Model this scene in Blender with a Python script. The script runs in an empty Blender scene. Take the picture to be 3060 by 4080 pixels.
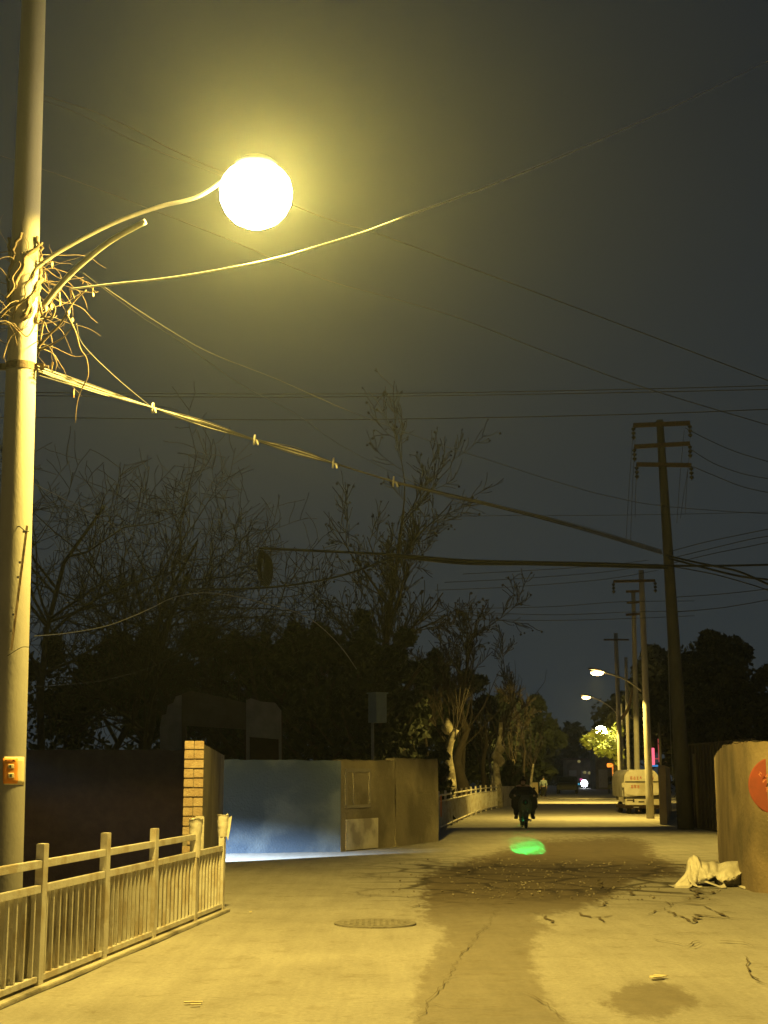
import bpy, bmesh, math, random
from mathutils import Vector, Matrix, noise
R = math.radians
sc = bpy.context.scene
COL = sc.collection
F = 5533.0; PITCH = R(10.7); CAMZ = 1.65
CP, SP = math.cos(PITCH), math.sin(PITCH)
# ---------------------------------------------------------------- camera
cd = bpy.data.cameras.new("camera"); cam = bpy.data.objects.new("camera", cd); COL.objects.link(cam)
cam.location = (0, 0, CAMZ); cam.rotation_euler = (R(90) + PITCH, 0, 0)
cd.sensor_fit = 'VERTICAL'; cd.sensor_height = 36; cd.lens = F / 4080 * 36
cd.clip_start = 0.1; cd.clip_end = 2000
sc.camera = cam
# ---------------------------------------------------------------- night sky and exposure
world = bpy.data.worlds.new("World"); sc.world = world; world.use_nodes = True
nt = world.node_tree; bg = nt.nodes['Background']
tc = nt.nodes.new('ShaderNodeTexCoord'); sp_ = nt.nodes.new('ShaderNodeSeparateXYZ')
rp = nt.nodes.new('ShaderNodeValToRGB')
nt.links.new(tc.outputs['Generated'], sp_.inputs[0]); nt.links.new(sp_.outputs['Z'], rp.inputs[0])
rp.color_ramp.elements[0].position = 0.0; rp.color_ramp.elements[0].color = (.033, .041, .045, 1)
rp.color_ramp.elements[1].position = 0.45; rp.color_ramp.elements[1].color = (.016, .021, .026, 1)
nt.links.new(rp.outputs[0], bg.inputs[0]); bg.inputs[1].default_value = 0.85
sc.view_settings.view_transform = 'Standard'; sc.view_settings.look = 'None'
sc.view_settings.exposure = 0.0; sc.view_settings.gamma = 1.0
SODIUM = (1.0, .70, .13)

# ---------------------------------------------------------------- picture to place helpers
def P(px, py, D):
    u = (px - 1530) / F; v = (2040 - py) / F
    d = Vector((u, CP - v * SP, SP + v * CP)); return Vector((0, 0, CAMZ)) + d * (D / d.y)
def G(px, py, z=0.0):
    u = (px - 1530) / F; v = (2040 - py) / F
    d = Vector((u, CP - v * SP, SP + v * CP)); return Vector((0, 0, CAMZ)) + d * ((z - CAMZ) / d.z)
def proj(p):
    q = Vector(p) - Vector((0, 0, CAMZ))
    zc = q.y * CP + q.z * SP; yc = q.z * CP - q.y * SP
    return 1530 + F * q.x / zc, 2040 - F * yc / zc
def T(x, y, D):          # the same with coordinates of a 1659 px wide view
    return P(x * 1.8445, y * 1.8445, D)
def tag(o, label=None, cat=None, group=None, kind=None):
    if label: o['label'] = label
    if cat: o['category'] = cat
    if group: o['group'] = group
    if kind: o['kind'] = kind
    return o
def thing(name, loc, label, cat, group=None):
    o = bpy.data.objects.new(name, None); COL.objects.link(o); o.location = loc
    o.empty_display_size = .2
    return tag(o, label, cat, group)
def root_loc(o):
    while o.parent: o = o.parent
    return Vector(o.location)
def copy_tree(o, parent=None):
    c = o.copy(); COL.objects.link(c)
    if parent: c.parent = parent
    for ch in [x for x in bpy.data.objects if x.parent == o]: copy_tree(ch, c)
    return c

class MB:
    def __init__(s): s.v = []; s.f = []
    def box(s, c, size, rot=None):
        c = Vector(c); hx, hy, hz = size[0] / 2, size[1] / 2, size[2] / 2; b = len(s.v)
        for dx, dy, dz in ((-1,-1,-1),(1,-1,-1),(1,1,-1),(-1,1,-1),(-1,-1,1),(1,-1,1),(1,1,1),(-1,1,1)):
            p = Vector((dx * hx, dy * hy, dz * hz))
            if rot: p = rot @ p
            s.v.append(c + p)
        for q in ((0,3,2,1),(4,5,6,7),(0,1,5,4),(1,2,6,5),(2,3,7,6),(3,0,4,7)): s.f.append(tuple(b + i for i in q))
        return s
    def bar(s, a, b, w, h, up=Vector((0, 0, 1))):
        a = Vector(a); b = Vector(b); d = (b - a); L = d.length; d.normalize()
        side = d.cross(up)
        if side.length < 1e-4: side = Vector((1, 0, 0))
        side.normalize(); u = side.cross(d)
        m = Matrix((side, d, u)).transposed()
        return s.box((a + b) / 2, (w, L, h), m)
    def tube(s, pts, r, n=8, cap=True):
        pts = [Vector(p) for p in pts]
        if not hasattr(r, '__len__'): r = [r] * len(pts)
        b = len(s.v); up = None
        for i, p in enumerate(pts):
            d = (pts[min(i + 1, len(pts) - 1)] - pts[max(i - 1, 0)])
            if d.length < 1e-7: d = Vector((0, 0, 1))
            d.normalize()
            if up is None:
                up = Vector((0, 0, 1)) if abs(d.z) < .9 else Vector((1, 0, 0))
            x = d.cross(up)
            if x.length < 1e-4: x = d.cross(Vector((0, 1, 0)))
            x.normalize(); up = x.cross(d)
            for k in range(n):
                a = 2 * math.pi * k / n
                s.v.append(p + (x * math.cos(a) + up * math.sin(a)) * r[i])
        for i in range(len(pts) - 1):
            for k in range(n):
                s.f.append((b + i*n + k, b + i*n + (k+1) % n, b + (i+1)*n + (k+1) % n, b + (i+1)*n + k))
        if cap and n > 2:
            s.f.append(tuple(b + k for k in range(n))[::-1]); e = b + (len(pts)-1)*n
            s.f.append(tuple(e + k for k in range(n)))
        return s
    def lathe(s, c, prof, n=20, ax=None):
        c = Vector(c); b = len(s.v)
        for r, z in prof:
            for k in range(n):
                a = 2*math.pi*k/n; p = Vector((r*math.cos(a), r*math.sin(a), z))
                if ax: p = ax @ p
                s.v.append(c + p)
        for i in range(len(prof) - 1):
            for k in range(n):
                s.f.append((b+i*n+k, b+i*n+(k+1)%n, b+(i+1)*n+(k+1)%n, b+(i+1)*n+k))
        s.f.append(tuple(b + k for k in range(n))[::-1]); e = b + (len(prof)-1)*n
        s.f.append(tuple(e + k for k in range(n)))
        return s
    def quad(s, *p):
        b = len(s.v); s.v += [Vector(q) for q in p]; s.f.append(tuple(range(b, b + len(p)))); return s
    def prism(s, outline, d):      # closed outline pushed by vector d
        b = len(s.v); n = len(outline); d = Vector(d)
        s.v += [Vector(p) for p in outline] + [Vector(p) + d for p in outline]
        s.f.append(tuple(range(b, b + n))); s.f.append(tuple(range(b + 2*n - 1, b + n - 1, -1)))
        for i in range(n):
            j = (i + 1) % n; s.f.append((b + j, b + i, b + n + i, b + n + j))
        return s
    def build(s, name, m, parent=None, org=None, smooth=False, bevel=0):
        if parent: o0 = root_loc(parent)
        else: o0 = Vector(org) if org is not None else Vector((0, 0, 0))
        me = bpy.data.meshes.new(name); me.from_pydata([tuple(p - o0) for p in s.v], [], s.f)
        me.materials.append(m)
        if bevel:
            bm = bmesh.new(); bm.from_mesh(me)
            bmesh.ops.bevel(bm, geom=bm.edges[:], offset=bevel, segments=2, affect='EDGES', clamp_overlap=True)
            bm.to_mesh(me); bm.free()
        if smooth:
            for p in me.polygons: p.use_smooth = True
        o = bpy.data.objects.new(name, me); COL.objects.link(o)
        if parent: o.parent = parent
        else: o.location = o0
        return o

def smoothpath(pts, k=6):
    pts = [Vector(p) for p in pts]; out = []
    q = [pts[0]*2 - pts[1]] + pts + [pts[-1]*2 - pts[-2]]
    for i in range(1, len(q) - 2):
        for j in range(k):
            t = j / k; a, b, c, d = q[i-1], q[i], q[i+1], q[i+2]
            out.append(.5*((2*b) + (-a+c)*t + (2*a-5*b+4*c-d)*t*t + (-a+3*b-3*c+d)*t**3))
    out.append(pts[-1]); return out

# ---------------------------------------------------------------- materials
def mat(name, col, rough=.8, col2=None, scale=4, bump=.0, bscale=30, metal=0, detail=6, stretch=None, contrast=(.35, .65), col3=None, scale3=.6):
    m = bpy.data.materials.new(name); m.use_nodes = True; n = m.node_tree; b = n.nodes['Principled BSDF']
    b.inputs['Roughness'].default_value = rough; b.inputs['Metallic'].default_value = metal
    b.inputs['Base Color'].default_value = (*col, 1)
    tc = n.nodes.new('ShaderNodeTexCoord'); src = tc.outputs['Object']
    if stretch:
        mp = n.nodes.new('ShaderNodeMapping'); mp.inputs['Scale'].default_value = stretch
        n.links.new(src, mp.inputs[0]); src = mp.outputs[0]
    if col2:
        nz = n.nodes.new('ShaderNodeTexNoise'); nz.inputs['Scale'].default_value = scale; nz.inputs['Detail'].default_value = detail
        nz.inputs['Roughness'].default_value = .65
        n.links.new(src, nz.inputs['Vector'])
        r = n.nodes.new('ShaderNodeValToRGB'); r.color_ramp.elements[0].position = contrast[0]; r.color_ramp.elements[1].position = contrast[1]
        r.color_ramp.elements[0].color = (*col, 1); r.color_ramp.elements[1].color = (*col2, 1)
        n.links.new(nz.outputs['Fac'], r.inputs[0]); out = r.outputs[0]
        if col3:
            n2 = n.nodes.new('ShaderNodeTexNoise'); n2.inputs['Scale'].default_value = scale3; n2.inputs['Detail'].default_value = 5
            n.links.new(src, n2.inputs['Vector'])
            r2 = n.nodes.new('ShaderNodeValToRGB'); r2.color_ramp.elements[0].position = .48; r2.color_ramp.elements[1].position = .62
            n.links.new(n2.outputs['Fac'], r2.inputs[0])
            mx = n.nodes.new('ShaderNodeMixRGB'); mx.inputs[2].default_value = (*col3, 1)
            n.links.new(r2.outputs[0], mx.inputs[0]); n.links.new(out, mx.inputs[1]); out = mx.outputs[0]
        n.links.new(out, b.inputs['Base Color'])
    if bump:
        nb = n.nodes.new('ShaderNodeTexNoise'); nb.inputs['Scale'].default_value = bscale; nb.inputs['Detail'].default_value = 8
        n.links.new(src, nb.inputs['Vector'])
        bp = n.nodes.new('ShaderNodeBump'); bp.inputs['Strength'].default_value = bump; bp.inputs['Distance'].default_value = .03
        n.links.new(nb.outputs['Fac'], bp.inputs['Height']); n.links.new(bp.outputs[0], b.inputs['Normal'])
    return m
def emit(name, col, s):
    m = bpy.data.materials.new(name); m.use_nodes = True; b = m.node_tree.nodes['Principled BSDF']
    b.inputs['Base Color'].default_value = (*col, 1)
    b.inputs['Emission Color'].default_value = (*col, 1); b.inputs['Emission Strength'].default_value = s
    return m
M = {}
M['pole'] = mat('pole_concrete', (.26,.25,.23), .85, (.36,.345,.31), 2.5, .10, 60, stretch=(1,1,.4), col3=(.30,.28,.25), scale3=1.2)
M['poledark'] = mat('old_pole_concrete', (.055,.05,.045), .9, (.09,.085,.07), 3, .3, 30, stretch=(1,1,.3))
M['steel'] = mat('galvanised_steel', (.26,.25,.23), .6, (.36,.35,.32), 6, .1, 60, metal=.3)
M['rust'] = mat('rusty_iron', (.05,.034,.025), .8, (.10,.06,.04), 12, .2, 60)
M['fence'] = mat('old_white_paint', (.60,.58,.52), .5, (.52,.49,.42), 11, .2, 70, col3=(.44,.38,.28), scale3=4.0, contrast=(.4,.7))
M['cable'] = mat('black_cable', (.022,.021,.02), .7)
M['cablelit'] = mat('weathered_cable', (.30,.29,.26), .55, (.18,.17,.15), 2)  # pale copy of the cable, lamplight on the bundle put into its colour
M['cablegrey'] = mat('aluminium_wire', (.14,.14,.13), .45)
M['wirebright'] = mat('bare_bright_wire', (.75,.74,.70), .35)  # near-white colour stands in for lamplight glaring on the wire
M['shield'] = mat('scooter_grey_plastic', (.05,.048,.045), .5)
M['vine'] = mat('dry_vine', (.085,.062,.04), .9, (.17,.125,.08), 20, .3, 80)
M['leafdry'] = mat('dry_leaf', (.45,.30,.12), .8, (.55,.38,.18), 20)
M['bark'] = mat('tree_bark', (.035,.028,.02), .95, (.06,.048,.035), 6, .5, 20)
M['barkpale'] = mat('plane_tree_bark', (.20,.18,.13), .9, (.44,.40,.31), 3.5, .5, 12, contrast=(.42,.58), col3=(.14,.12,.09), scale3=2)
M['twig'] = mat('twigs', (.035,.027,.021), .95)
M['leafd'] = mat('dark_evergreen_leaves', (.012,.020,.008), .8, (.026,.036,.014), .7, contrast=(.4,.6))
M['leafr'] = mat('bushy_evergreen_leaves', (.018,.022,.011), .8, (.036,.038,.02), .5, contrast=(.4,.6))
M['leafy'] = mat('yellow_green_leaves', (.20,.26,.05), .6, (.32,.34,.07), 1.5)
M['dark'] = mat('black_plastic', (.018,.018,.02), .45)
M['darkcloth'] = mat('dark_cloth', (.014,.013,.013), .95, (.026,.024,.022), 10, .4, 25)
M['skin'] = mat('skin', (.42,.28,.20), .6)
M['rubber'] = mat('rubber', (.02,.02,.02), .8)
M['whitepaint'] = mat('dirty_van_paint', (.52,.50,.45), .45, (.45,.42,.35), 3, .1, 20, col3=(.38,.34,.26), scale3=1.4)
M['redpaint'] = mat('faded_red_paint', (.42,.10,.05), .7)
M['tarp'] = mat('white_sheeting', (.60,.57,.50), .6, (.48,.45,.38), 5, .25, 22)
M['bluepaint'] = mat('blue_grey_wall_paint', (.034,.055,.083), .9, (.050,.072,.098), 1.0, .5, 25, contrast=(.3,.7), col3=(.085,.11,.13), scale3=1.1)
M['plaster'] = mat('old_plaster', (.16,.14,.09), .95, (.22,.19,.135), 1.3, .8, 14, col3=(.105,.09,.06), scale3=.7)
M['plasterlit'] = mat('yellow_plaster', (.30,.24,.15), .95, (.38,.31,.20), 1.0, .8, 12, col3=(.13,.11,.07), scale3=.55)  # paler copy of the plaster, lamplight put into its colour
M['brick'] = mat('red_brick', (.25,.175,.11), .9, (.36,.285,.19), 7, .6, 40)
M['mortar'] = mat('mortar', (.18,.165,.13), .95, (.2,.18,.14), 12, .6, 40)
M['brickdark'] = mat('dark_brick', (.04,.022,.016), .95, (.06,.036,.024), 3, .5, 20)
M['cementlow'] = mat('cement_panel', (.42,.39,.31), .9, (.50,.47,.39), 3, .5, 25, col3=(.22,.20,.16), scale3=1.5)
M['iron'] = mat('cast_iron', (.19,.175,.14), .8, (.29,.27,.22), 14, .8, 60)
M['crack'] = mat('crack_dirt', (.085,.068,.044), 1.0, (.16,.13,.085), 9)
M['soil'] = mat('dark_soil', (.03,.026,.02), 1.0, (.05,.04,.03), 1, .6, 5)
M['orange'] = mat('orange_notice_paper', (.80,.26,.02), .7, (.72,.32,.05), 14)
M['paper'] = mat('pale_paper', (.72,.62,.38), .8)
M['red'] = mat('red_paint', (.26,.05,.022), .8, (.18,.04,.02), 3)
M['gatemetal'] = mat('dark_gate_metal', (.035,.028,.024), .7, (.05,.04,.03), 2, .2, 10)
M['ruin'] = mat('pale_ruin_render', (.17,.15,.14), .95, (.24,.22,.20), 2.2, .8, 8)
M['ruin2'] = mat('brown_ruin_render', (.075,.058,.045), .95, (.11,.09,.07), 2, .8, 8)
M['boxgrey'] = mat('grey_cabinet_paint', (.24,.30,.32), .5, (.20,.25,.26), 5)
M['stone'] = mat('rubble_stone', (.24,.21,.16), .5, (.10,.085,.06), 20)
M['hiviz'] = mat('reflective_tape', (.85,.85,.8), .3)
M['carpaint'] = mat('dark_car_paint', (.010,.011,.012), .6)
M['glass'] = mat('dark_window_glass', (.015,.018,.02), .12)
M['tyre'] = mat('tyre_rubber', (.018,.018,.018), .9)

def ground_material():
    m = bpy.data.materials.new('worn_concrete_road'); m.use_nodes = True; n = m.node_tree; b = n.nodes['Principled BSDF']
    N = n.nodes.new; Lk = n.links.new
    tc = N('ShaderNodeTexCoord'); o = tc.outputs['Object']
    def noi(scale, det=6, rough=.6, vec=o):
        x = N('ShaderNodeTexNoise'); x.inputs['Scale'].default_value = scale; x.inputs['Detail'].default_value = det
        x.inputs['Roughness'].default_value = rough; Lk(vec, x.inputs['Vector']); return x.outputs['Fac']
    def ramp(x, a, b_, ca, cb):
        r = N('ShaderNodeValToRGB'); r.color_ramp.elements[0].position = a; r.color_ramp.elements[1].position = b_
        r.color_ramp.elements[0].color = (*ca, 1); r.color_ramp.elements[1].color = (*cb, 1); Lk(x, r.inputs[0]); return r.outputs[0]
    def mix(f, a, c, mode='MIX'):
        x = N('ShaderNodeMixRGB'); x.blend_type = mode
        for i, s_ in enumerate((f, a, c)):
            if isinstance(s_, tuple): x.inputs[i].default_value = (*s_, 1)
            elif isinstance(s_, (int, float)): x.inputs[i].default_value = s_
            else: Lk(s_, x.inputs[i])
        return x.outputs[0]
    base = ramp(noi(.7, 8), .3, .7, (.315,.30,.27), (.40,.385,.35))
    fine = ramp(noi(22, 9, .8), .32, .72, (.74,.73,.70), (1.12,1.12,1.12))
    base = mix(1.0, base, fine, 'MULTIPLY')
    blot = ramp(noi(2.6, 9, .75), .54, .70, (1,1,1), (.72,.68,.60))
    base = mix(1.0, base, blot, 'MULTIPLY')
    speck = ramp(noi(14, 4, .8), .66, .74, (1,1,1), (.72,.70,.66))
    base = mix(.7, base, speck, 'MULTIPLY')
    mps = N('ShaderNodeMapping'); mps.inputs['Scale'].default_value = (5.0, .45, 1); mps.inputs['Rotation'].default_value = (0, 0, .12); Lk(o, mps.inputs[0])
    streak = ramp(noi(1.0, 8, .7, mps.outputs[0]), .35, .7, (1.06,1.06,1.06), (.84,.83,.80))
    base = mix(.8, base, streak, 'MULTIPLY')
    at = N('ShaderNodeAttribute'); at.attribute_name = 'wet'; at.attribute_type = 'GEOMETRY'
    mp = N('ShaderNodeMapping'); mp.inputs['Scale'].default_value = (3.2, .9, 1); Lk(o, mp.inputs[0])
    wn = noi(2.0, 10, .78, mp.outputs[0])
    ad = N('ShaderNodeMath'); ad.operation = 'MULTIPLY_ADD'; Lk(wn, ad.inputs[0]); ad.inputs[1].default_value = 1.7; ad.inputs[2].default_value = -.85
    ad2 = N('ShaderNodeMath'); ad2.operation = 'ADD'; Lk(ad.outputs[0], ad2.inputs[0]); Lk(at.outputs['Fac'], ad2.inputs[1])
    wm = N('ShaderNodeMapRange'); wm.interpolation_type = 'SMOOTHSTEP'; wm.inputs['From Min'].default_value = .34; wm.inputs['From Max'].default_value = .66
    Lk(ad2.outputs[0], wm.inputs['Value'])
    at2 = N('ShaderNodeAttribute'); at2.attribute_name = 'wetamt'
    ml = N('ShaderNodeMath'); ml.operation = 'MULTIPLY'; Lk(wm.outputs[0], ml.inputs[0]); Lk(at2.outputs['Fac'], ml.inputs[1])
    wetc = ramp(noi(5, 7, .7), .35, .7, (.085,.066,.038), (.15,.118,.072))
    col = mix(ml.outputs[0], base, wetc)
    at3 = N('ShaderNodeAttribute'); at3.attribute_name = 'broken'
    # net of fine cracks, only where the slab is broken up
    dn = N('ShaderNodeTexNoise'); dn.inputs['Scale'].default_value = 2.2; dn.inputs['Detail'].default_value = 6; Lk(o, dn.inputs['Vector'])
    vm = mix(.22, o, dn.outputs['Color'])
    vo = N('ShaderNodeTexVoronoi'); vo.feature = 'DISTANCE_TO_EDGE'; vo.inputs['Scale'].default_value = 1.15; Lk(vm, vo.inputs['Vector'])
    cr = N('ShaderNodeMapRange'); cr.inputs['From Min'].default_value = .02; cr.inputs['From Max'].default_value = .085; cr.inputs['To Min'].default_value = 1; cr.inputs['To Max'].default_value = 0
    Lk(vo.outputs['Distance'], cr.inputs['Value'])
    cm = N('ShaderNodeMath'); cm.operation = 'MULTIPLY'; Lk(cr.outputs[0], cm.inputs[0]); Lk(at3.outputs['Fac'], cm.inputs[1])
    col = mix(cm.outputs[0], col, (.05,.042,.03))
    Lk(col, b.inputs['Base Color'])
    rg = N('ShaderNodeMapRange'); rg.inputs['To Min'].default_value = .92; rg.inputs['To Max'].default_value = .62; Lk(ml.outputs[0], rg.inputs['Value']); Lk(rg.outputs[0], b.inputs['Roughness'])
    b.inputs['Specular IOR Level'].default_value = .25
    h1 = noi(55, 9, .8); h2 = noi(3.5, 6, .6)
    hm = N('ShaderNodeMath'); hm.operation = 'MULTIPLY_ADD'; Lk(h2, hm.inputs[0]); hm.inputs[1].default_value = 1.2; Lk(h1, hm.inputs[2])
    hs = N('ShaderNodeMath'); hs.operation = 'MULTIPLY_ADD'; Lk(cm.outputs[0], hs.inputs[0]); hs.inputs[1].default_value = -1.5; Lk(hm.outputs[0], hs.inputs[2])
    bp = N('ShaderNodeBump'); bp.inputs['Strength'].default_value = .38; bp.inputs['Distance'].default_value = .02
    Lk(hs.outputs[0], bp.inputs['Height']); Lk(bp.outputs[0], b.inputs['Normal'])
    return m

# ---------------------------------------------------------------- lamps' light
def aimed_point(name, loc, power, col, radius, parent, boost=0.0, cut=None):
    ld = bpy.data.lights.new(name, 'POINT'); ld.energy = power; ld.color = col; ld.shadow_soft_size = radius
    if boost or cut:
        ld.use_nodes = True; n = ld.node_tree; em = n.nodes['Emission']
        tc = n.nodes.new('ShaderNodeTexCoord'); s = n.nodes.new('ShaderNodeSeparateXYZ'); n.links.new(tc.outputs['Normal'], s.inputs[0])
        # street optics: more light at low angles, a lobe up the road, a sharp cut below the horizontal
        N = n.nodes.new; Lk = n.links.new
        def ma(op, *v):
            q = N('ShaderNodeMath'); q.operation = op
            for i, w in enumerate(v):
                if isinstance(w, (int, float)): q.inputs[i].default_value = w
                else: Lk(w, q.inputs[i])
            return q.outputs[0]
        def mr(x, a, b, lo, hi):
            q = N('ShaderNodeMapRange'); q.interpolation_type = 'SMOOTHSTEP'
            for k, w in (('From Min', a), ('From Max', b), ('To Min', lo), ('To Max', hi)): q.inputs[k].default_value = w
            Lk(x, q.inputs['Value']); return q.outputs[0]
        dn = ma('MULTIPLY', s.outputs['Z'], -1.0)
        basic = ma('POWER', ma('MAXIMUM', dn, .24), -boost)
        az = ma('ARCTAN2', s.outputs['X'], s.outputs['Y'])
        lobe = ma('MULTIPLY', mr(az, R(4), R(12), 0, 1), mr(az, R(24), R(30), 1, 0))
        far_ = mr(dn, .46, .30, 0, 1)
        I_ = ma('MULTIPLY', ma('MULTIPLY', basic, ma('SUBTRACT', 1.0, ma('MULTIPLY', ma('MULTIPLY', mr(az, R(7), R(-3), 0, 1), mr(dn, .56, .36, 0, 1)), .80))), ma('ADD', 1.0, ma('MULTIPLY', ma('MULTIPLY', lobe, far_), 3.6)))
        Lk(ma('MULTIPLY', I_, mr(dn, .212, .25, .015, 1.0)), em.inputs['Strength'])
    o = bpy.data.objects.new(name, ld); COL.objects.link(o); o.parent = parent
    o.location = Vector(loc) - root_loc(parent); return o
def spot(name, loc, target, power, col, angle, blend, radius, parent):
    ld = bpy.data.lights.new(name, 'SPOT'); ld.energy = power; ld.color = col; ld.spot_size = angle; ld.spot_blend = blend; ld.shadow_soft_size = radius
    o = bpy.data.objects.new(name, ld); COL.objects.link(o); o.parent = parent
    o.location = Vector(loc) - root_loc(parent)
    o.rotation_euler = (Vector(target) - Vector(loc)).to_track_quat('-Z', 'Y').to_euler(); return o

# ================================================================ GROUND
def in_poly(x, y, poly):
    c = False; j = len(poly) - 1
    for i in range(len(poly)):
        xi, yi = poly[i]; xj, yj = poly[j]
        if (yi > y) != (yj > y) and x < (xj - xi) * (y - yi) / (yj - yi) + xi: c = not c
        j = i
    return c
def dist_poly(x, y, poly, kx=1, ky=1):
    best = 1e9; n = len(poly)
    for i in range(n):
        ax, ay = poly[i]; bx, by = poly[(i+1) % n]
        ax *= kx; bx *= kx; ay *= ky; by *= ky; X = x*kx; Y = y*ky
        dx, dy = bx-ax, by-ay; t = max(0, min(1, ((X-ax)*dx + (Y-ay)*dy) / (dx*dx+dy*dy+1e-9)))
        d = math.hypot(X-ax-dx*t, Y-ay-dy*t); best = min(best, d)
    return best
WET = [(1640,4200),(1640,4080),(1668,3900),(1700,3840),(1770,3750),(1785,3700),(1692,3680),(1688,3600),(1690,3530),(1680,3490),(1800,3450),(1920,3415),
       (2020,3385),(2100,3350),(2480,3335),(2590,3360),(2590,3400),(2700,3450),(2730,3490),(2510,3512),(2460,3560),(2390,3592),(2280,3630),(2140,3650),
       (2190,3700),(2130,3730),(2120,3820),(2135,3890),(2160,3950),(2210,4020),(2270,4080),(2300,4200)]
def axis(spans):
    out = []
    for a, b, st in spans:
        n = max(1, round((b - a) / st)); out += [a + (b-a)*i/n for i in range(n)]
    out.append(spans[-1][1]); return out
xs = axis([(-148,-40,12),(-40,-8,3),(-8,-4,.5),(-4,8,.09),(8,14,.4),(14,40,2),(40,148,12)])
ys = axis([(-28,6,4),(6,9,.6),(9,20,.10),(20,42,.2),(42,60,1),(60,120,5),(120,318,20)])
def bank_x(y):                  # edge of the road along the guard rail and the yard wall
    if y < 17.5: return -2.98 + (y - 11.3) * .115
    if y < 20: return -2.9 - (y - 17.5) * .02
    return -2.85 - (y - 20) * .06
nx, ny = len(xs), len(ys); gv = []; wet = []; amt = []; brk = []
for y in ys:
    for x in xs:
        z = 0.0
        if (y < 27.3 and x < bank_x(y) - .2) or (y < 36.1 and x < -3.75): z = -1.6
        if y < 42 and y > 8 and -4 < x < 9: z += .012 * noise.noise(Vector((x*.8, y*.8, 3)))
        gv.append((x, y, z))
        w = 0; a = .0; k = 0
        if 8.5 < y < 46 and -4 < x < 12:
            px, py = proj((x, y, 0))
            if 1300 < px < 2900:
                inside = in_poly(px, py, WET); d = dist_poly(px, py, WET, 1, 2.2) / 190
                w = .5 + (d if inside else -d)
                t = max(0, min(1, (3660 - py) / 90)); a = .52 + .36 * t
            ex = 1 - math.hypot((px - 2590) / 165, (py - 3985) / 72)
            if ex > -1.2 and py > 3850: w = max(w, .5 + ex * .8); a = max(a, .6) if w > .2 and px > 2380 else a
            k = 1 if 3440 < py < 3560 else max(0, 1 - abs(py - 3500) / 130)
            k *= max(0, min(1, (px - 1350) / 300)) * max(0, min(1, (2900 - px) / 150)) * .85
        wet.append(max(0, min(1, w))); amt.append(a); brk.append(k)
gf = [(j*nx+i, j*nx+i+1, (j+1)*nx+i+1, (j+1)*nx+i) for j in range(ny-1) for i in range(nx-1)]
me = bpy.data.meshes.new('ground'); me.from_pydata(gv, [], gf); me.materials.append(ground_material())
for nm, arr in (('wet', wet), ('wetamt', amt), ('broken', brk)):
    at = me.attributes.new(nm, 'FLOAT', 'POINT'); at.data.foreach_set('value', arr)
for p in me.polygons: p.use_smooth = True
ground = bpy.data.objects.new('ground', me); COL.objects.link(ground); tag(ground, kind='structure')

# cracks traced on the slabs
CR = [
 ([(1400,4008),(1530,4000),(1690,3997)],.016), ([(1650,4080),(1710,4000),(1770,3920),(1830,3820),(1900,3730),(1945,3685),(1985,3620)],.012),
 ([(1445,3583),(1480,3570),(1580,3572),(1660,3568)],.04), ([(1630,3622),(1690,3605),(1800,3595),(1960,3603),(2100,3600)],.05),
 ([(2160,3645),(2200,3680),(2280,3678)],.05), ([(2300,3638),(2350,3662),(2450,3650)],.09), ([(2280,3620),(2400,3612),(2410,3590)],.06),
 ([(2640,3630),(2690,3600),(2800,3610),(2840,3635),(2990,3647)],.07), ([(2660,3630),(2740,3678),(2770,3680),(2780,3650),(2980,3668)],.08),
 ([(2500,3693),(2650,3695),(2780,3698)],.03), ([(2580,3740),(2640,3725),(2790,3720),(2850,3745)],.03),
 ([(2600,3745),(2720,3770),(2850,3755),(2960,3758),(3010,3782)],.05), ([(2960,3810),(2990,3890),(3075,3945)],.025),
 ([(2500,3540),(2510,3570),(2580,3572)],.10), ([(2740,3545),(2785,3560),(2780,3585)],.12), ([(1740,3905),(1860,3890)],.015),
 ([(1750,4018),(1850,4022),(1930,4022),(2100,4015)],.014), ([(1820,3928),(1960,3950),(2100,3965),(2200,4020),(2260,4080)],.012),
 ([(904,3456),(998,3458)],.05), ([(1453,3578),(1482,3568),(1627,3571)],.04), ([(1402,3492),(1468,3503),(1641,3499)],.06),
 ([(700,3983),(850,3985),(1000,3992)],.010), ([(624,4056),(784,4052),(874,4059)],.014), ([(410,4016),(543,4005)],.01), ([(338,4041),(512,4044)],.008),
 ([(1700,3470),(1780,3462),(1900,3470)],.08), ([(1820,3500),(1950,3490),(2050,3498)],.08), ([(2100,3470),(2250,3462),(2400,3470),(2600,3462)],.1),
 ([(1900,3545),(2050,3550),(2200,3542),(2380,3548)],.08), ([(2050,3520),(2060,3570)],.03), ([(2380,3500),(2400,3540),(2520,3535)],.08),
 ([(1380,3478),(1500,3486),(1620,3478)],.06), ([(2840,3635),(2900,3660)],.07)]
rnd = random.Random(5)
cb = MB()
for pts, w in list(CR):
    for q in range(2 if w > .03 else 1):
        p = pts[rnd.randrange(len(pts))]; k = (p[1] - 3380) / 500; L = rnd.uniform(40, 120) * max(.5, k + .5); sg2 = rnd.choice((-1, 1))
        CR.append(([p, (p[0] + sg2*L*.5, p[1] + rnd.uniform(-12, 12)*(k+.3)), (p[0] + sg2*L, p[1] + rnd.uniform(-25, 25)*(k+.3))], w*.5))
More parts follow.
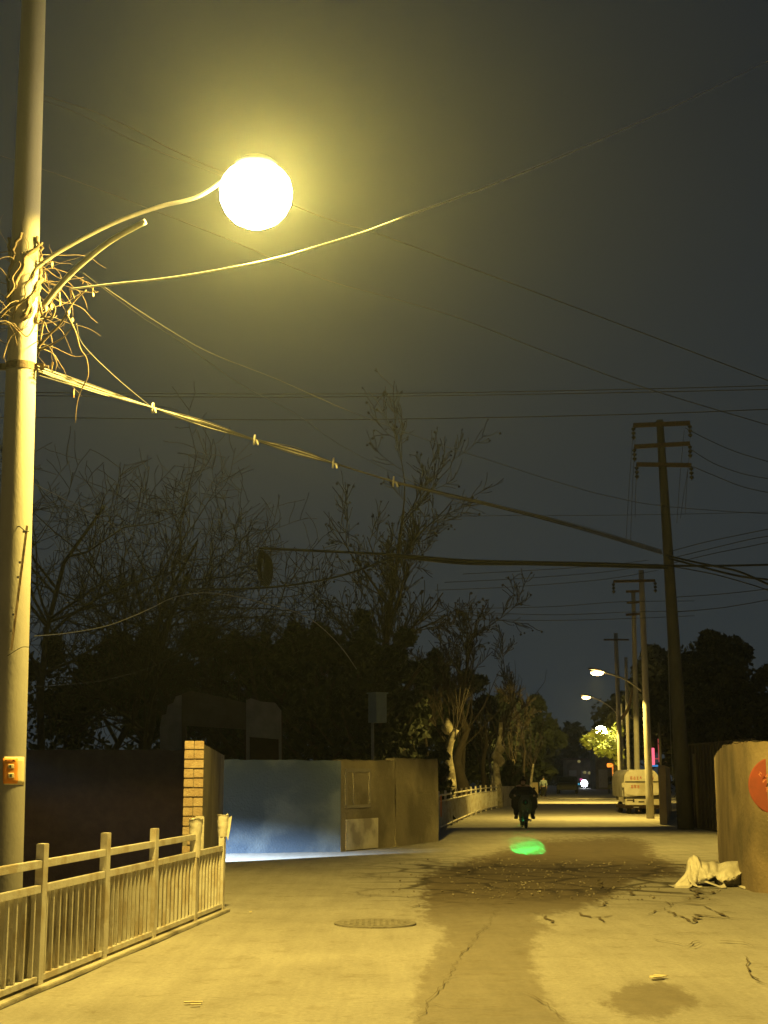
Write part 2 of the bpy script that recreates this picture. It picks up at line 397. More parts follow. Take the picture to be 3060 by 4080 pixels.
for pts, w in CR:
    wp = [G(*p) for p in pts]; path = []
    for i in range(len(wp) - 1):       # angular: jagged steps every hand's breadth
        L = (wp[i+1] - wp[i]).length; n = max(3, int(L / rnd.uniform(.10, .16)))
        for j in range(n):
            q = wp[i].lerp(wp[i+1], j/n); amp = min(.05, L*.06) + w*.4
            path.append(q + Vector((rnd.uniform(-1, 1)*amp*.6, rnd.uniform(-1, 1)*amp, 0)))
    path.append(wp[-1]); b0 = len(cb.v); m = len(path); nrm_ = (wp[-1] - wp[0]).normalized(); s = Vector((-nrm_.y, nrm_.x, 0))
    for i, p in enumerate(path):
        t = min(1, min(i + .3, m - i - .7) / 3) * rnd.uniform(.15, 1.2) * w * .42
        cb.v += [Vector((p.x, p.y, .018)) + s*t, Vector((p.x, p.y, .018)) - s*t*rnd.uniform(.5, 1.3)]
        if i: q = b0 + 2*i; cb.f.append((q-2, q, q+1, q-1))
tag(cb.build('road_cracks', M['crack'], org=(0,0,0)), kind='structure')

# broken concrete crumbs
rb = MB(); rnd = random.Random(8)
for i in range(420):
    px = rnd.gauss(2150, 300); py = rnd.uniform(3425, 3590)
    if not 1500 < px < 2900: continue
    c = G(px, py); r = rnd.uniform(.004, .016) * (1 if py < 3600 else .6)
    m_ = Matrix.Rotation(rnd.uniform(0, 6), 3, 'Z') @ Matrix.Rotation(rnd.uniform(-.6, .6), 3, 'X')
    rb.box((c.x, c.y, r * .5 + .01), (r*2*rnd.uniform(.6,1.5), r*2, r*rnd.uniform(.6,1.3)), m_)
tag(rb.build('concrete_rubble', M['stone'], org=G(2150,3500)), 'scattered crumbs of broken concrete on the wet cracked road', 'rubble', kind='stuff')

# ================================================================ NEAR LEFT: guard rail, low wall, yard wall
A = G(145, 3944); B = G(880, 3636); dirf = (B - A); Lf = dirf.length; dirf.normalize(); nrm = Vector((dirf.y, -dirf.x, 0))  # toward the road
FH = 1.13
def fpos(px):       # where along the fence foot a picture column falls
    lo, hi = -4.0, Lf + 2
    for _ in range(40):
        mid = (lo + hi) / 2
        if proj(A + dirf * mid)[0] < px: lo = mid
        else: hi = mid
    return (lo + hi) / 2
fence = thing('guard_rail', A, 'cream painted metal guard rail with square posts beside the lit road', 'fence')
rotf = Matrix((nrm, dirf, Vector((0,0,1)))).transposed()
ts = [fpos(145) - 1.55, 0.0, fpos(404), fpos(603), fpos(770), Lf]
for i, t in enumerate(ts):
    hgt = FH - (.02 if i % 2 else 0)
    MB().box(A + dirf*t + Vector((0,0,hgt/2)), (.065, .115, hgt), rotf).build('post', M['fence'], fence, bevel=.004)
    MB().box(A + dirf*t + Vector((0,0,.012)), (.15, .2, .022), rotf).build('base_plate', M['rust'], fence)
rnd = random.Random(3)
for i in range(len(ts) - 1):
    a, b = A + dirf*(ts[i] + .058), A + dirf*(ts[i+1] - .058)
    if i < 4: MB().bar(a + Vector((0,0,.955)), b + Vector((0,0,.955)), .05, .062).build('top_rail', M['fence'], fence, bevel=.004)
    MB().bar(a + Vector((0,0,.765)), b + Vector((0,0,.765)), .05, .062).build('middle_rail', M['fence'], fence, bevel=.004)
    MB().bar(a + Vector((0,0,.085)), b + Vector((0,0,.085)), .05, .045).build('bottom_rail', M['fence'], fence, bevel=.003)
    n = (8, 10, 11, 10, 8)[i]; bars = MB()
    for k in range(n):
        p = a.lerp(b, (k + .5) / n); j = rnd.uniform(-.006, .006)
        bars.box(p + dirf*j + Vector((0,0,.42)), (.026, .026, .66), rotf)
    bars.build('balusters', M['fence'], fence)
# plastic wrapped round the last posts
def rag(c, w, h, seed, name):
    rn = random.Random(seed); mb = MB(); n = 14; m = 10; b0 = 0
    for j in range(m + 1):
        for i in range(n):
            an = 2*math.pi*i/n; r = w * (1 + .22*noise.noise(Vector((math.cos(an)*2, math.sin(an)*2, j*.5 + seed)))) * (1 - .25*j/m)
            mb.v.append(c + nrm*math.cos(an)*r*.8 + dirf*math.sin(an)*r + Vector((0,0, -h*j/m + .03*noise.noise(Vector((i*.7, j*.4, seed))))))
    for j in range(m):
        for i in range(n): mb.f.append((j*n+i, j*n+(i+1)%n, (j+1)*n+(i+1)%n, (j+1)*n+i))
    mb.f.append(tuple(range(n)))
    o = mb.build(name, M['tarp'], fence, smooth=True); return o
rag(A + dirf*ts[4] + Vector((0,0,FH+.02)), .095, .42, 2, 'plastic_wrap')
rag(A + dirf*ts[5] + Vector((0,0,FH+.03)), .09, .26, 9, 'plastic_wrap')
mb = MB(); c = A + dirf*ts[5] + Vector((0,0,FH-.02)) + nrm*.05
mb.prism([c, c+dirf*.05+Vector((0,0,.04))+nrm*.05, c+nrm*.045+Vector((0,0,-.12)), c+nrm*.02+Vector((0,0,-.26)), c+Vector((0,0,-.2))], dirf*.006)
mb.build('torn_flap', M['tarp'], fence)
# cement panels standing right behind the rails
lw = thing('low_wall', A - nrm*.14, 'low grey cement panel wall close behind the guard rail', 'wall')
for i in range(len(ts) - 1):
    a, b = A + dirf*(ts[i] + (.0 if i else .7)) - nrm*.12, A + dirf*(ts[i+1] - (.02 if i == 3 else .004)) - nrm*.12
    MB().bar(a + Vector((0,0,-.42)), b + Vector((0,0,-.42)), .07, 2.34).build('panel', M['cementlow'], lw)
MB().bar(A + dirf*(ts[0]) + nrm*.0 + Vector((0,0,.02)), A + dirf*(Lf+.12) + Vector((0,0,.02)), .18, .035).build('kerb', M['cementlow'], lw, bevel=.006)

# yard wall with brick end
ye = thing('yard_wall', (-2.7, 20, 0), 'plastered yard wall ending in bare bricks behind the guard rail', 'wall')
W0, W1 = Vector((-2.555, 20.0, 0)), Vector((-3.08, 27.2, 0))
dw = (W1 - W0).normalized(); nw = Vector((dw.y, -dw.x, 0)); TH = .27
mb = MB(); N_ = 24
top = []
for i in range(N_ + 1):
    t = i / N_; p = W0.lerp(W1, t); h = 2.07 - .06*t + .015*noise.noise(Vector((i*.7, 0, 0)))
    if i < 3: h += .0
    q = p - nw*TH
    if i == 0: p = p + dw*.012; q = q + dw*.012
    mb.v += [Vector((p.x,p.y,-1.6)), Vector((p.x,p.y,h)), Vector((q.x,q.y,h)), Vector((q.x,q.y,-1.6))]
for i in range(N_):
    a = i*4; mb.f += [(a, a+4, a+5, a+1), (a+1, a+5, a+6, a+2), (a+2, a+6, a+7, a+3)]
mb.f += [(0,1,2,3), (N_*4+3, N_*4+2, N_*4+1, N_*4)]
mb.build('plaster_face', M['plaster'], ye)
# bricks in the broken end, courses of headers and stretchers
br = MB(); rnd = random.Random(4); z = .42; row = 0
rw = Matrix((nw, dw, Vector((0,0,1)))).transposed()
while z < 2.02:
    parts = [(0, .27)] if row % 3 == 1 else [(0, .131), (.139, .27)]
    if row in (2,): parts = [(0, .128), (.142, .20)]
    if row == 1: parts = [(.15, .27)]
    for a, b in parts:
        c = W0 - nw*((a + b)/2) - dw*(.012 + rnd.uniform(0, .018)) + Vector((0,0,z + .055))
        br.box(c, ((b-a), .06, .119 + rnd.uniform(-.008, .004)), rw)
    z += .132; row += 1
br.build('brick_courses', M['brick'], ye, bevel=.006)
mo = MB(); mo.box(W0 - nw*TH/2 + dw*.004 + Vector((0,0,1.02)), (TH-.012, .02, 2.0), rw); mo.build('mortar_bed', M['mortar'], ye)
mo = MB(); mo.box(W0 - nw*.035 - dw*.06 + Vector((0,0,.5)), (.13, .1, 1.15), rw); mo.build('cement_patch', M['cementlow'], ye, bevel=.01)

# dark back wall beyond the sunken yard
bw = MB()
a, b = P(20, 3000, 36), P(760, 3000, 36)
prev = None; n = 30; tops = []
for i in range(n + 1):
    p = a.lerp(b, i/n); tops.append(2.27 + .04*noise.noise(Vector((i*.5, 2, 0))))
out = [Vector((a.x-3, 36, -1.6))] + [Vector((a.x-3,36,2.25))] + [Vector((a.lerp(b,i/n).x, 36, tops[i])) for i in range(n+1)] + [Vector((b.x, 36, -1.6))]
bw.prism(out, (0, .25, 0))
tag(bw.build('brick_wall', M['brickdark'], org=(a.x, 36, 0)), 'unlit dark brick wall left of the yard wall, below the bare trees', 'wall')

# blue wall and plastered wall across the side lane
def wallstrip(name, m, pts, h, th, label, rough=.03, seed=0, z0=-.05, cat='wall'):
    mb = MB(); out = []
    pts = [Vector(p) for p in pts]
    row = []
    for k in range(len(pts) - 1):
        n = max(2, int((pts[k+1] - pts[k]).length / .12))
        for i in range(n + (k == len(pts) - 2)): row.append(pts[k].lerp(pts[k+1], i/n))
    hs = h if hasattr(h, '__call__') else (lambda t: h)
    NZ = 14; fr_ = []; tp_ = []; bk_ = []
    for i, p in enumerate(row):
        d = row[min(i+1, len(row)-1)] - row[max(i-1, 0)]; d.z = 0; d.normalize(); s = Vector((-d.y, d.x, 0)); sg_ = 1 if th > 0 else -1
        H = hs(i/(len(row)-1)) + rough*(noise.noise(Vector((i*.35, seed, 0))) + .5*noise.noise(Vector((i*1.7, seed, 3))))
        for j in range(NZ + 1):
            z = z0 + (H - z0)*j/NZ
            k = .022*noise.noise(Vector((i*.11, z*1.4, seed))) + .004*noise.noise(Vector((i*.5, z*4, seed))) + (.02 if j == NZ else 0)
            q = p + s*sg_*k; fr_.append(Vector((q.x, q.y, z)))
        tp_ += [Vector((p.x,p.y,H-.004)), Vector((p.x+s.x*th,p.y+s.y*th,H-.01*abs(noise.noise(Vector((i*.9,seed,9))))))]
        bk_ += [Vector((p.x+s.x*th,p.y+s.y*th,z0)), Vector((p.x+s.x*th,p.y+s.y*th,H-.01))]
    n_ = len(row); c1 = len(fr_); c2 = c1 + len(tp_); mb.v = fr_ + tp_ + bk_
    for i in range(n_ - 1):
        for j in range(NZ):
            a = i*(NZ+1) + j; mb.f.append((a, a+NZ+1, a+NZ+2, a+1))
    nsm = len(mb.f)
    for i in range(n_ - 1):
        a = c1 + 2*i; mb.f.append((a, a+2, a+3, a+1)); a = c2 + 2*i; mb.f.append((a+1, a+3, a+2, a))
    for i, e in ((0, 0), (n_-1, 1)):
        mb.f.append((i*(NZ+1), i*(NZ+1)+NZ, c2+2*i+1, c2+2*i))
    o_ = mb.build(name, m, org=pts[0])
    for k_, pl in enumerate(o_.data.polygons): pl.use_smooth = k_ < nsm
    return tag(o_, label, cat)
b0 = G(760, 3403); b1 = G(1357, 3394); b2 = G(1575, 3374); b3 = G(1748, 3352)
wallstrip('blue_wall', M['bluepaint'], [b0, b1 - Vector((.004,0,0))], 1.96, .24, 'blue grey painted wall across the side lane', .035, 1)
pw = wallstrip('plastered_wall', M['plaster'], [b1, b2], 1.97, .26, 'brown plastered wall with a bricked up doorway, right of the blue wall', .03, 4)
dd = (b2 - b1).normalized(); nn = Vector((dd.y, -dd.x, 0)); rr = Matrix((dd, -nn, Vector((0,0,1)))).transposed()
mb = MB()
def onw(t, z): return b1 + dd*t + Vector((0,0,z)) + nn*.012
for (t0, t1, z0, z1) in ((.16,.24,.95,1.72),(.16,1.25,1.70,1.78),(1.2,1.28,1.0,1.72),(.16,1.25,.92,.99),(.5,.53,1.0,1.70)):
    mb.box(onw((t0+t1)/2, (z0+z1)/2), (t1-t0, .03, z1-z0), rr)
mb.build('door_frame', M['mortar'], pw)
mb = MB(); mb.box(onw(.9, .35), (1.4, .028, .66), rr); mb.build('cement_patch', M['cementlow'], pw)
wallstrip('plastered_wall', M['plaster'], [b2 + Vector((.01,0,0)), b3], 2.03, .26, 'brown plastered wall with a slightly higher top, next to the white railing', .02, 7)

# ================================================================ LEFT POLE WITH THE LIT LAMP
PD = 12.3
base = P(2, 3874, PD); base.z = -.1
topv = P(135, 0, PD); ax = (topv - base).normalized(); tip = base + ax * 10.6
pole = thing('utility_pole', base, 'tall round concrete pole by the guard rail carrying the brightest street lamp', 'utility pole')
def onpole(py):
    lo, hi = 0, 10.6
    for _ in range(40):
        m_ = (lo + hi)/2
        if proj(base + ax*m_)[1] > py: lo = m_
        else: hi = m_
    return base + ax*lo
n = 24; MB().tube([base + ax*10.6*i/n for i in range(n+1)], [.166 - .062*i/n for i in range(n+1)], 40).build('shaft', M['pole'], pole, smooth=True)
# steel band with bolts
c = onpole(1465); d = Vector((1,0,0))
MB().tube([c - ax*.035, c + ax*.035], .140, 36).build('clamp_band', M['rust'], pole, smooth=False)
MB().box(c + Vector((.17,-.03,0)), (.10,.03,.06)).tube([c+Vector((.11,-.03,0)), c+Vector((.26,-.03,0))],.012,8).build('clamp_bolt', M['rust'], pole)
MB().box(c + Vector((-.18,-.03,0)), (.12,.03,.06)).box(c+Vector((-.26,-.02,.01)),(.07,.05,.05)).build('clamp_bolt', M['rust'], pole)
# wooden batten strapped down the shaft
p0 = onpole(2095); p1 = onpole(2590)
fr = Vector((-.05,-1,0)).normalized()
q0 = P(108, 2095, PD-.17); q1 = P(45, 2590, PD-.19)
wd = mat('weathered_batten', (.22,.16,.09), .9, (.32,.24,.14), 8, .4, 30, stretch=(1,1,.2))
MB().bar(q0, q1, .030, .022).build('batten', wd, pole)
for k, f in enumerate((.05,.3,.42,.72,.85,.99)):
    p = q0.lerp(q1, f); MB().box(p + Vector((-.018,-.012,0)), (.02,.02,.018)).build('fixing', M['steel'], pole)
MB().tube(smoothpath([q0+Vector((-.11,.06,0)), q0+Vector((-.06,-.01,-.01)), q0+Vector((-.01,-.02,-.05)), q0+Vector((.02,0,-.05))]), .005, 6).build('binding_wire', M['cable'], pole)
MB().tube(smoothpath([q1+Vector((-.03,.0,-.05)), q1+Vector((.09,-.02,.02)), P(115,2578,PD-.15)]),.003,6).build('binding_wire', M['cable'], pole)
# notice papers
nt_m = MB()
def polesheet(px0, px1, py0, py1, off, m, name, irregular=0):
    mb = MB(); n = 8; rows = 6; b0 = 0
    for j in range(rows + 1):
        py = py0 + (py1 - py0)*j/rows; c = onpole(py); r = .150 + off
        hgt = c.z
        r = .166 - .062*((c - base).length/10.6) + off
        for i in range(n + 1):
            px = px0 + (px1 - px0)*i/n + irregular*noise.noise(Vector((j*.9, i*.6, off*99)))
            zc = c.y*CP + (c.z-CAMZ)*SP; x = (px - 1530)/F*zc; dx = max(-r*.98, min(r*.98, x - c.x))
            mb.v.append(Vector((c.x + dx, c.y - math.sqrt(r*r - dx*dx), c.z + irregular*.0004*noise.noise(Vector((i*.8,j,1))))))
    for j in range(rows):
        for i in range(n): mb.f.append((j*(n+1)+i, j*(n+1)+i+1, (j+1)*(n+1)+i+1, (j+1)*(n+1)+i))
    o = mb.build(name, m, pole, smooth=True)
    sd = o.modifiers.new('s', 'SOLIDIFY'); sd.thickness = .0015; return o
polesheet(36, 101, 3016, 3126, .004, M['paper'], 'paper_backing', 1)
polesheet(32, 84, 3022, 3122, .007, M['orange'], 'orange_notice', 3)
ink = mat('dark_ink', (.05,.10,.06), .8)
polesheet(52, 72, 3046, 3062, .010, M['paper'], 'notice_patch', 3)
polesheet(52, 72, 3080, 3100, .010, M['paper'], 'notice_patch', 3)
polesheet(57, 63, 3048, 3060, .012, ink, 'ink_mark', 3)
polesheet(58, 65, 3084, 3096, .012, ink, 'ink_mark', 3)
polesheet(40, 75, 3028, 3031, .010, M['red'], 'red_stroke', 8)
# lamp arm, brace and the lit head
LP = P(1020, 772, 12.35)
def armp(px, py, f): return P(px, py, PD - .05 + (LP.y - PD)*f)
arm = smoothpath([armp(120,1085,0), armp(240,1000,.12), armp(450,890,.35), armp(640,822,.55), armp(800,778,.8), LP + Vector((-.12,.0,.30))], 8)
MB().tube(arm, .020, 14).build('lamp_arm', M['steel'], pole, smooth=True)
MB().tube(smoothpath([P(165,1228,PD-.16), P(235,1140,PD-.2), P(320,1055,PD-.25), P(440,960,PD-.3), P(580,882,PD-.35)], 8), .027, 16).build('brace', M['steel'], pole, smooth=True)
hd = MB().lathe(LP + Vector((0,0,.25)), [(.10,.0),(.20,.0),(.21,.03),(.16,.08),(.09,.11),(.04,.12)], 28).build('lamp_head', M['steel'], pole, smooth=True)
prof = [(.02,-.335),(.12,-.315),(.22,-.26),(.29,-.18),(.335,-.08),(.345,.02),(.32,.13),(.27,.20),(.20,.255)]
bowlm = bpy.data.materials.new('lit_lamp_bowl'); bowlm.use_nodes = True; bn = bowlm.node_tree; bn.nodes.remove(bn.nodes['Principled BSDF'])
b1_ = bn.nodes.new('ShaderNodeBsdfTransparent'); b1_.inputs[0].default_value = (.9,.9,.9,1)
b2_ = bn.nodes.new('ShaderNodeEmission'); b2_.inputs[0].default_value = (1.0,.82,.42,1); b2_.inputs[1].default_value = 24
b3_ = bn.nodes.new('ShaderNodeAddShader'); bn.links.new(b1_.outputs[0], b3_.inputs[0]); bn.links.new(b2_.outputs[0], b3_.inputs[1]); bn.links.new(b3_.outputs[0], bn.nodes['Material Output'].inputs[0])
MB().lathe(LP, prof, 32).build('bowl', bowlm, hd, smooth=True)  # bowl made oversized so its glowing disc stands in for lens bloom
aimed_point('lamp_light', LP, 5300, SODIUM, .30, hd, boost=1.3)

# dead vine on the pole
rnd = random.Random(21); vb = MB(); lf = MB()
def wiggle(start, d, L, r0, seed, droop=0, n=14, amp=.05):
    pts = [Vector(start)]; r0 *= .46; d = Vector(d).normalized()
    for i in range(n):
        d = (d + Vector((noise.noise(Vector((i*.45, seed, 0))), noise.noise(Vector((i*.45, seed, 7))), noise.noise(Vector((i*.45, seed, 14))) - droop)) * .55).normalized()
        pts.append(pts[-1] + d * L/n)
    vb.tube(pts, [r0*(1 - .75*i/n) for i in range(n+1)], 5); return pts
C0 = onpole(1280)
ends = []
for k in range(60):
    py = rnd.uniform(1000, 1400); c = onpole(py); a = rnd.uniform(0, 2*math.pi)
    o = Vector((math.cos(a), math.sin(a), 0))
    ends.append(wiggle(c + o*.12, o + Vector((0,0,rnd.uniform(-.4,.9))), rnd.uniform(.25,.85), rnd.uniform(.005,.013), k*3.1, rnd.uniform(-.1,.25)))
# stems that climb the shaft
for k in range(9):
    a0 = rnd.uniform(0, 6.28); pts = []
    for i in range(22):
        py = 1290 - i*16; c = onpole(py); a = a0 + .12*i + .5*noise.noise(Vector((i*.3, k, 0)))
        r = .14 + .05*abs(noise.noise(Vector((i*.5, k, 5))))
        pts.append(c + Vector((math.cos(a)*r, math.sin(a)*r, 0)))
    vb.tube(pts, rnd.uniform(.008,.018), 6)
# traced bare branches
def br_(pts, r, dd=-.22):
    p = smoothpath([P(x, y, PD+dd) for x, y in pts], 5); n = len(p); vb.tube(p, [r*(1 - .6*i/n) for i in range(n)], 6); return p
ends.append(br_([(150,1385),(190,1340),(240,1290),(270,1240),(300,1195),(345,1155)], .014))
ends.append(br_([(155,1395),(200,1375),(250,1345),(290,1300)], .012))
ends.append(br_([(150,1420),(165,1330),(180,1260),(200,1220)], .010))
ends.append(br_([(265,1250),(300,1320),(320,1390),(345,1430),(350,1500),(320,1560),(305,1620),(300,1685)], .009))
ends.append(br_([(0,1265),(40,1225),(80,1205),(120,1180),(150,1140)], .012))
ends.append(br_([(20,1190),(55,1145),(50,1105),(80,1060),(75,1040)], .011))
ends.append(br_([(195,1380),(225,1440),(210,1480),(150,1420)], .006))
ends.append(br_([(160,1215),(170,1260),(205,1265),(220,1230),(205,1200)], .013))
ends.append(br_([(0,1290),(60,1300),(110,1340),(150,1260),(150,1200)], .008))
ends.append(br_([(10,1430),(45,1340),(110,1300)], .006))
ends.append(br_([(300,1200),(285,1160),(282,1145)], .006)); ends.append(br_([(318,1118),(350,1125),(370,1140)], .005))
vine = vb.build('dead_vine', M['vine'], org=C0, smooth=True)
tag(vine, 'tangle of dead leafless vine climbing the left concrete pole', 'vine')
for e in ends:
    if rnd.random() < .38:
        p = e[rnd.randrange(len(e)//2, len(e))]; s = rnd.uniform(.02,.05)
        u = Vector((rnd.uniform(-1,1), rnd.uniform(-1,1), rnd.uniform(-1,1))).normalized()*s*.5
        lf.prism([p, p+u+Vector((0,0,-s*.6)), p+Vector((0,0,-s*2)), p-u+Vector((0,0,-s*.7))], Vector((0,.003,0)))
lf.build('dry_leaves', M['leafdry'], vine)

# ================================================================ OVERHEAD CABLES (each a span of its own)
GC = 'overhead cables'
def cable(pts, D0, D1, wpx, label, m='cable', k=8, Ds=None, name='overhead_cable', rad=None):
    n = len(pts); L = [0]
    for i in range(1, n): L.append(L[-1] + math.dist(pts[i], pts[i-1]))
    ps = []
    for i, (x, y) in enumerate(pts):
        t = L[i]/L[-1]; D = 1/((1-t)/D0 + t/D1) if Ds is None else Ds[i]
        ps.append(T(x, y, D))
    rs = [wpx*1.8445/2/F*p.y for p in smoothpath(ps, k)]
    r = sum(rs)/len(rs) if D1/D0 < 1.6 and D0/D1 < 1.6 else None
    path = smoothpath(ps, k)
    if rad: r = rad
    return tag(MB().tube(path, r if r else [max(.004, min(.05, x)) for x in rs], 6).build(name, M[m], org=ps[0], smooth=True), label, 'cable', GC)
cable([(150,625),(230,615),(360,601),(490,580),(600,557),(700,528),(790,500),(870,470),(980,430),(1060,400),(1180,352),(1350,278),(1520,200),(1700,112)], 12.0, 11.2, 3.4, 'thin sagging wire brightly lit just below the large lamp', 'wirebright', Ds=[12,11.9,11.7,11.5,11.4,11.4,11.8,12.6,14.5,16.5,20,25,30,36], rad=.0085)
cable([(90,205),(200,240),(300,285),(370,322),(530,395),(700,470),(830,510),(1100,610),(1380,716),(1659,822),(1760,860)], 13, 30, 2.2, 'upper black cable running past the lamp down to the right edge')
cable([(-10,333),(120,375),(300,442),(500,520),(690,600),(850,645),(1000,690),(1200,768),(1400,840),(1659,918),(1750,945)], 12.6, 32, 1.9, 'second black cable, under the upper one, running down to the right edge')
cable([(225,620),(330,690),(450,760),(600,820),(760,890),(950,960),(1060,995),(1200,1040),(1320,1073),(1450,1095),(1659,1110),(1750,1112)], 13, 36, 1.3, 'thin wire slanting down from the vine and sagging in front of the big pole', 'cable')
cable([(-20,849),(80,848),(600,851),(1000,848),(1400,840),(1659,833),(1750,830)], 34, 34, 1.9, 'upper wire of the close pair crossing the whole sky')
cable([(-20,856),(80,855),(600,858),(1000,854),(1400,847),(1659,841),(1750,838)], 34.4, 34.4, 1.9, 'lower wire of the close pair crossing the whole sky')
cable([(-20,903),(80,902),(600,907),(1000,903),(1400,894),(1659,884),(1750,880)], 35, 35, 2.1, 'single wire crossing the whole sky just under the close pair')
cable([(860,1116),(1100,1114),(1300,1113),(1500,1110),(1659,1106)], 40, 42, 1.1, 'faint level wire passing behind the big pole near the lamp poles')
cable([(180,590),(300,680),(400,745),(520,830),(640,895),(750,970),(900,1045),(1050,1110)], 13, 34, 1.2, 'faint thin wire slanting down to the tops of the bare trees', 'cable')
cable([(165,700),(180,745),(250,815),(330,882)], 12.2, 14.6, 1.6, 'short thin wire from the vine to the first tie of the bundle', 'cablegrey')
cable([(90,215),(180,250),(280,300),(350,330),(530,400),(690,468)], 13, 18, 1.2, 'lower faint wire leaving the left pole near the top')
cable([(74,1374),(150,1367),(230,1352),(290,1330),(330,1312),(385,1288),(470,1282),(600,1310),(660,1332),(700,1360),(740,1402),(770,1445)], 20, 34, 2.0, 'slack grey cable hanging low in front of the trees', 'cablegrey')
cable([(60,1484),(150,1478),(230,1468),(330,1440),(400,1400)], 22, 28, 1.0, 'faint thin cable under the slack grey one', 'cable')
cable([(74,1045),(200,1110),(300,1165),(420,1225)], 16, 24, .9, 'very faint wire slanting across the left bare trees', 'cable')
cable([(60,1330),(400,1328),(700,1325),(950,1330),(1100,1328)], 30, 34, 1.2, 'faint level cable in front of the evergreen tops')
# heavy dark trunk cable
cable([(560,1184),(640,1188),(850,1198),(1000,1210),(1150,1214),(1300,1217),(1445,1222),(1560,1222),(1659,1220),(1740,1218)], 34, 43, 5.5, 'heavy black cable crossing level from the hanging coil to the right')
cable([(850,1200),(1000,1216),(1150,1218),(1300,1222),(1440,1226)], 36, 43, 8.0, 'second heavy black cable lashed under the level one')
cable([(400,1274),(520,1272),(600,1267),(680,1256),(750,1240),(800,1222),(850,1204)], 33, 36, 5.0, 'thick cable dropping left from the heavy level cable')
cable([(1440,1200),(1500,1214),(1560,1226),(1600,1236),(1659,1262),(1720,1290)], 43, 36, 5.0, 'heavy cable falling right from the big pole to the edge', 'cable')
cable([(1445,1206),(1520,1226),(1600,1245),(1659,1252),(1720,1262)], 43, 37, 5.0, 'second heavy cable falling right just above the first', 'cable')
cable([(1445,1222),(1540,1240),(1620,1262),(1659,1275)], 43, 38, 2.5, 'lowest dark cable falling right from the big pole', 'cable')
for i, (pts, lb) in enumerate([
    ([(1445,1192),(1520,1172),(1600,1155),(1659,1143),(1720,1130)], 'wire rising right from the big pole, topmost of the fan'),
    ([(1450,1206),(1540,1184),(1620,1165),(1659,1158),(1720,1145)], 'wire rising right from the big pole, middle of the fan'),
    ([(1455,1216),(1540,1196),(1620,1180),(1659,1172),(1720,1162)], 'wire rising right from the big pole, lowest of the fan'),
    ([(1480,924),(1530,950),(1590,976),(1659,997),(1720,1015)], 'wire from the top crossarm tip to the right edge'),
    ([(1488,968),(1540,1000),(1600,1022),(1659,1034),(1720,1044)], 'wire from the middle crossarm tip to the right edge'),
    ([(1492,1006),(1540,1026),(1600,1050),(1659,1064),(1720,1076)], 'wire from the lowest crossarm tip to the right edge'),
    ([(1460,1322),(1550,1314),(1620,1303),(1659,1296),(1720,1288)], 'dark wire right of the big pole above the round bushy tree'),
    ([(1460,1290),(1560,1283),(1659,1272),(1720,1262)], 'thin dark wire leaving the big pole well above the bushy tree')]):
    cable(pts, 43, 38, 1.7, lb)
for i, (pts, lb) in enumerate([
    ([(1000,1240),(1150,1232),(1300,1222),(1400,1210)], 'thin wire just under the heavy level cable'),
    ([(960,1258),(1120,1250),(1300,1236),(1420,1218)], 'thin wire converging on the big pole from the left, second below the heavy cable'),
    ([(940,1275),(1100,1268),(1300,1252),(1420,1232)], 'thin wire converging on the big pole from the left, third below the heavy cable'),
    ([(1000,1315),(1200,1310),(1340,1300),(1500,1298)], 'level wire between the far trees and the lamp poles, highest'),
    ([(1000,1322),(1200,1328),(1360,1322),(1500,1320)], 'level wire between the far trees and the lamp poles, middle'),
    ([(1000,1338),(1200,1340),(1360,1336),(1500,1330)], 'level wire between the far trees and the lamp poles, lowest')]):
    cable(pts, 50, 54, 1.3, lb)
# the lashed bundle: strands that fan out between the ties
BD = [(82,800),(200,840),(330,881),(440,915),(550,950),(640,975),(720,1000),(850,1040),(960,1067),(1100,1100),(1270,1145),(1430,1193)]
BW = [13, 9, 2.5, 9, 3, 10, 3, 3, 5, 6, 6, 6]
Lb = [0]
for i in range(1, len(BD)): Lb.append(Lb[-1] + math.dist(BD[i], BD[i-1]))
bund = thing('cable_bundle', T(82, 800, 12.3), 'lashed bundle of loose cables running from the left pole to the big pole', 'cable bundle', GC)
rnd = random.Random(17)
for s_ in range(9):
    ps = []; rs = []
    for i, (x, y) in enumerate(BD):
        t = Lb[i]/Lb[-1]; D = 1/((1-t)/12.25 + t/43)
        off = (s_ - 4)/4*BW[i]*rnd.uniform(.5, 1.0)
        if BW[i] <= 3: off = (s_ - 4)/4*BW[i]*.6
        ps.append(T(x + off*.2, y + off, D + rnd.uniform(-.05,.05))); rs.append(D)
    path = smoothpath(ps, 8)
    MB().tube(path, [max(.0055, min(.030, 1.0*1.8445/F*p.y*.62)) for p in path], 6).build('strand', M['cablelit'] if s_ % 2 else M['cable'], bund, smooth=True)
for i in (2, 4, 6, 7):
    x, y = BD[i]; t = Lb[i]/Lb[-1]; D = 1/((1-t)/12.25 + t/43); c = T(x, y, D); r = .05*D/15
    pts = [c + Vector((.3*math.sin(a)*r*.3, math.cos(a)*r, math.sin(a)*r)) for a in [j*.7 for j in range(10)]] + [c + Vector((.6*r, -r, -.5*r)), c + Vector((.9*r, -r*1.1, -1.5*r))]
    MB().tube(smoothpath(pts, 3), .012*D/15, 6).build('tie', M['cablelit'], bund, smooth=True)
# coil that hangs on the heavy cable
hc = MB(); c0 = T(571, 1186, 34.2)
for k in range(7):
    pts = []
    for i in range(15):
        a = 2*math.pi*i/14; pts.append(c0 + Vector(((.09+.01*k)*math.sin(a) + .02*(k-3), .03*(k-3), -.42 + .40*math.cos(a) - .02*k)))
    hc.tube(pts, .018, 6)
tag(hc.build('cable_coil', M['cable'], org=c0, smooth=True), 'coil of spare black cable hanging at the left end of the heavy cable', 'cable coil')

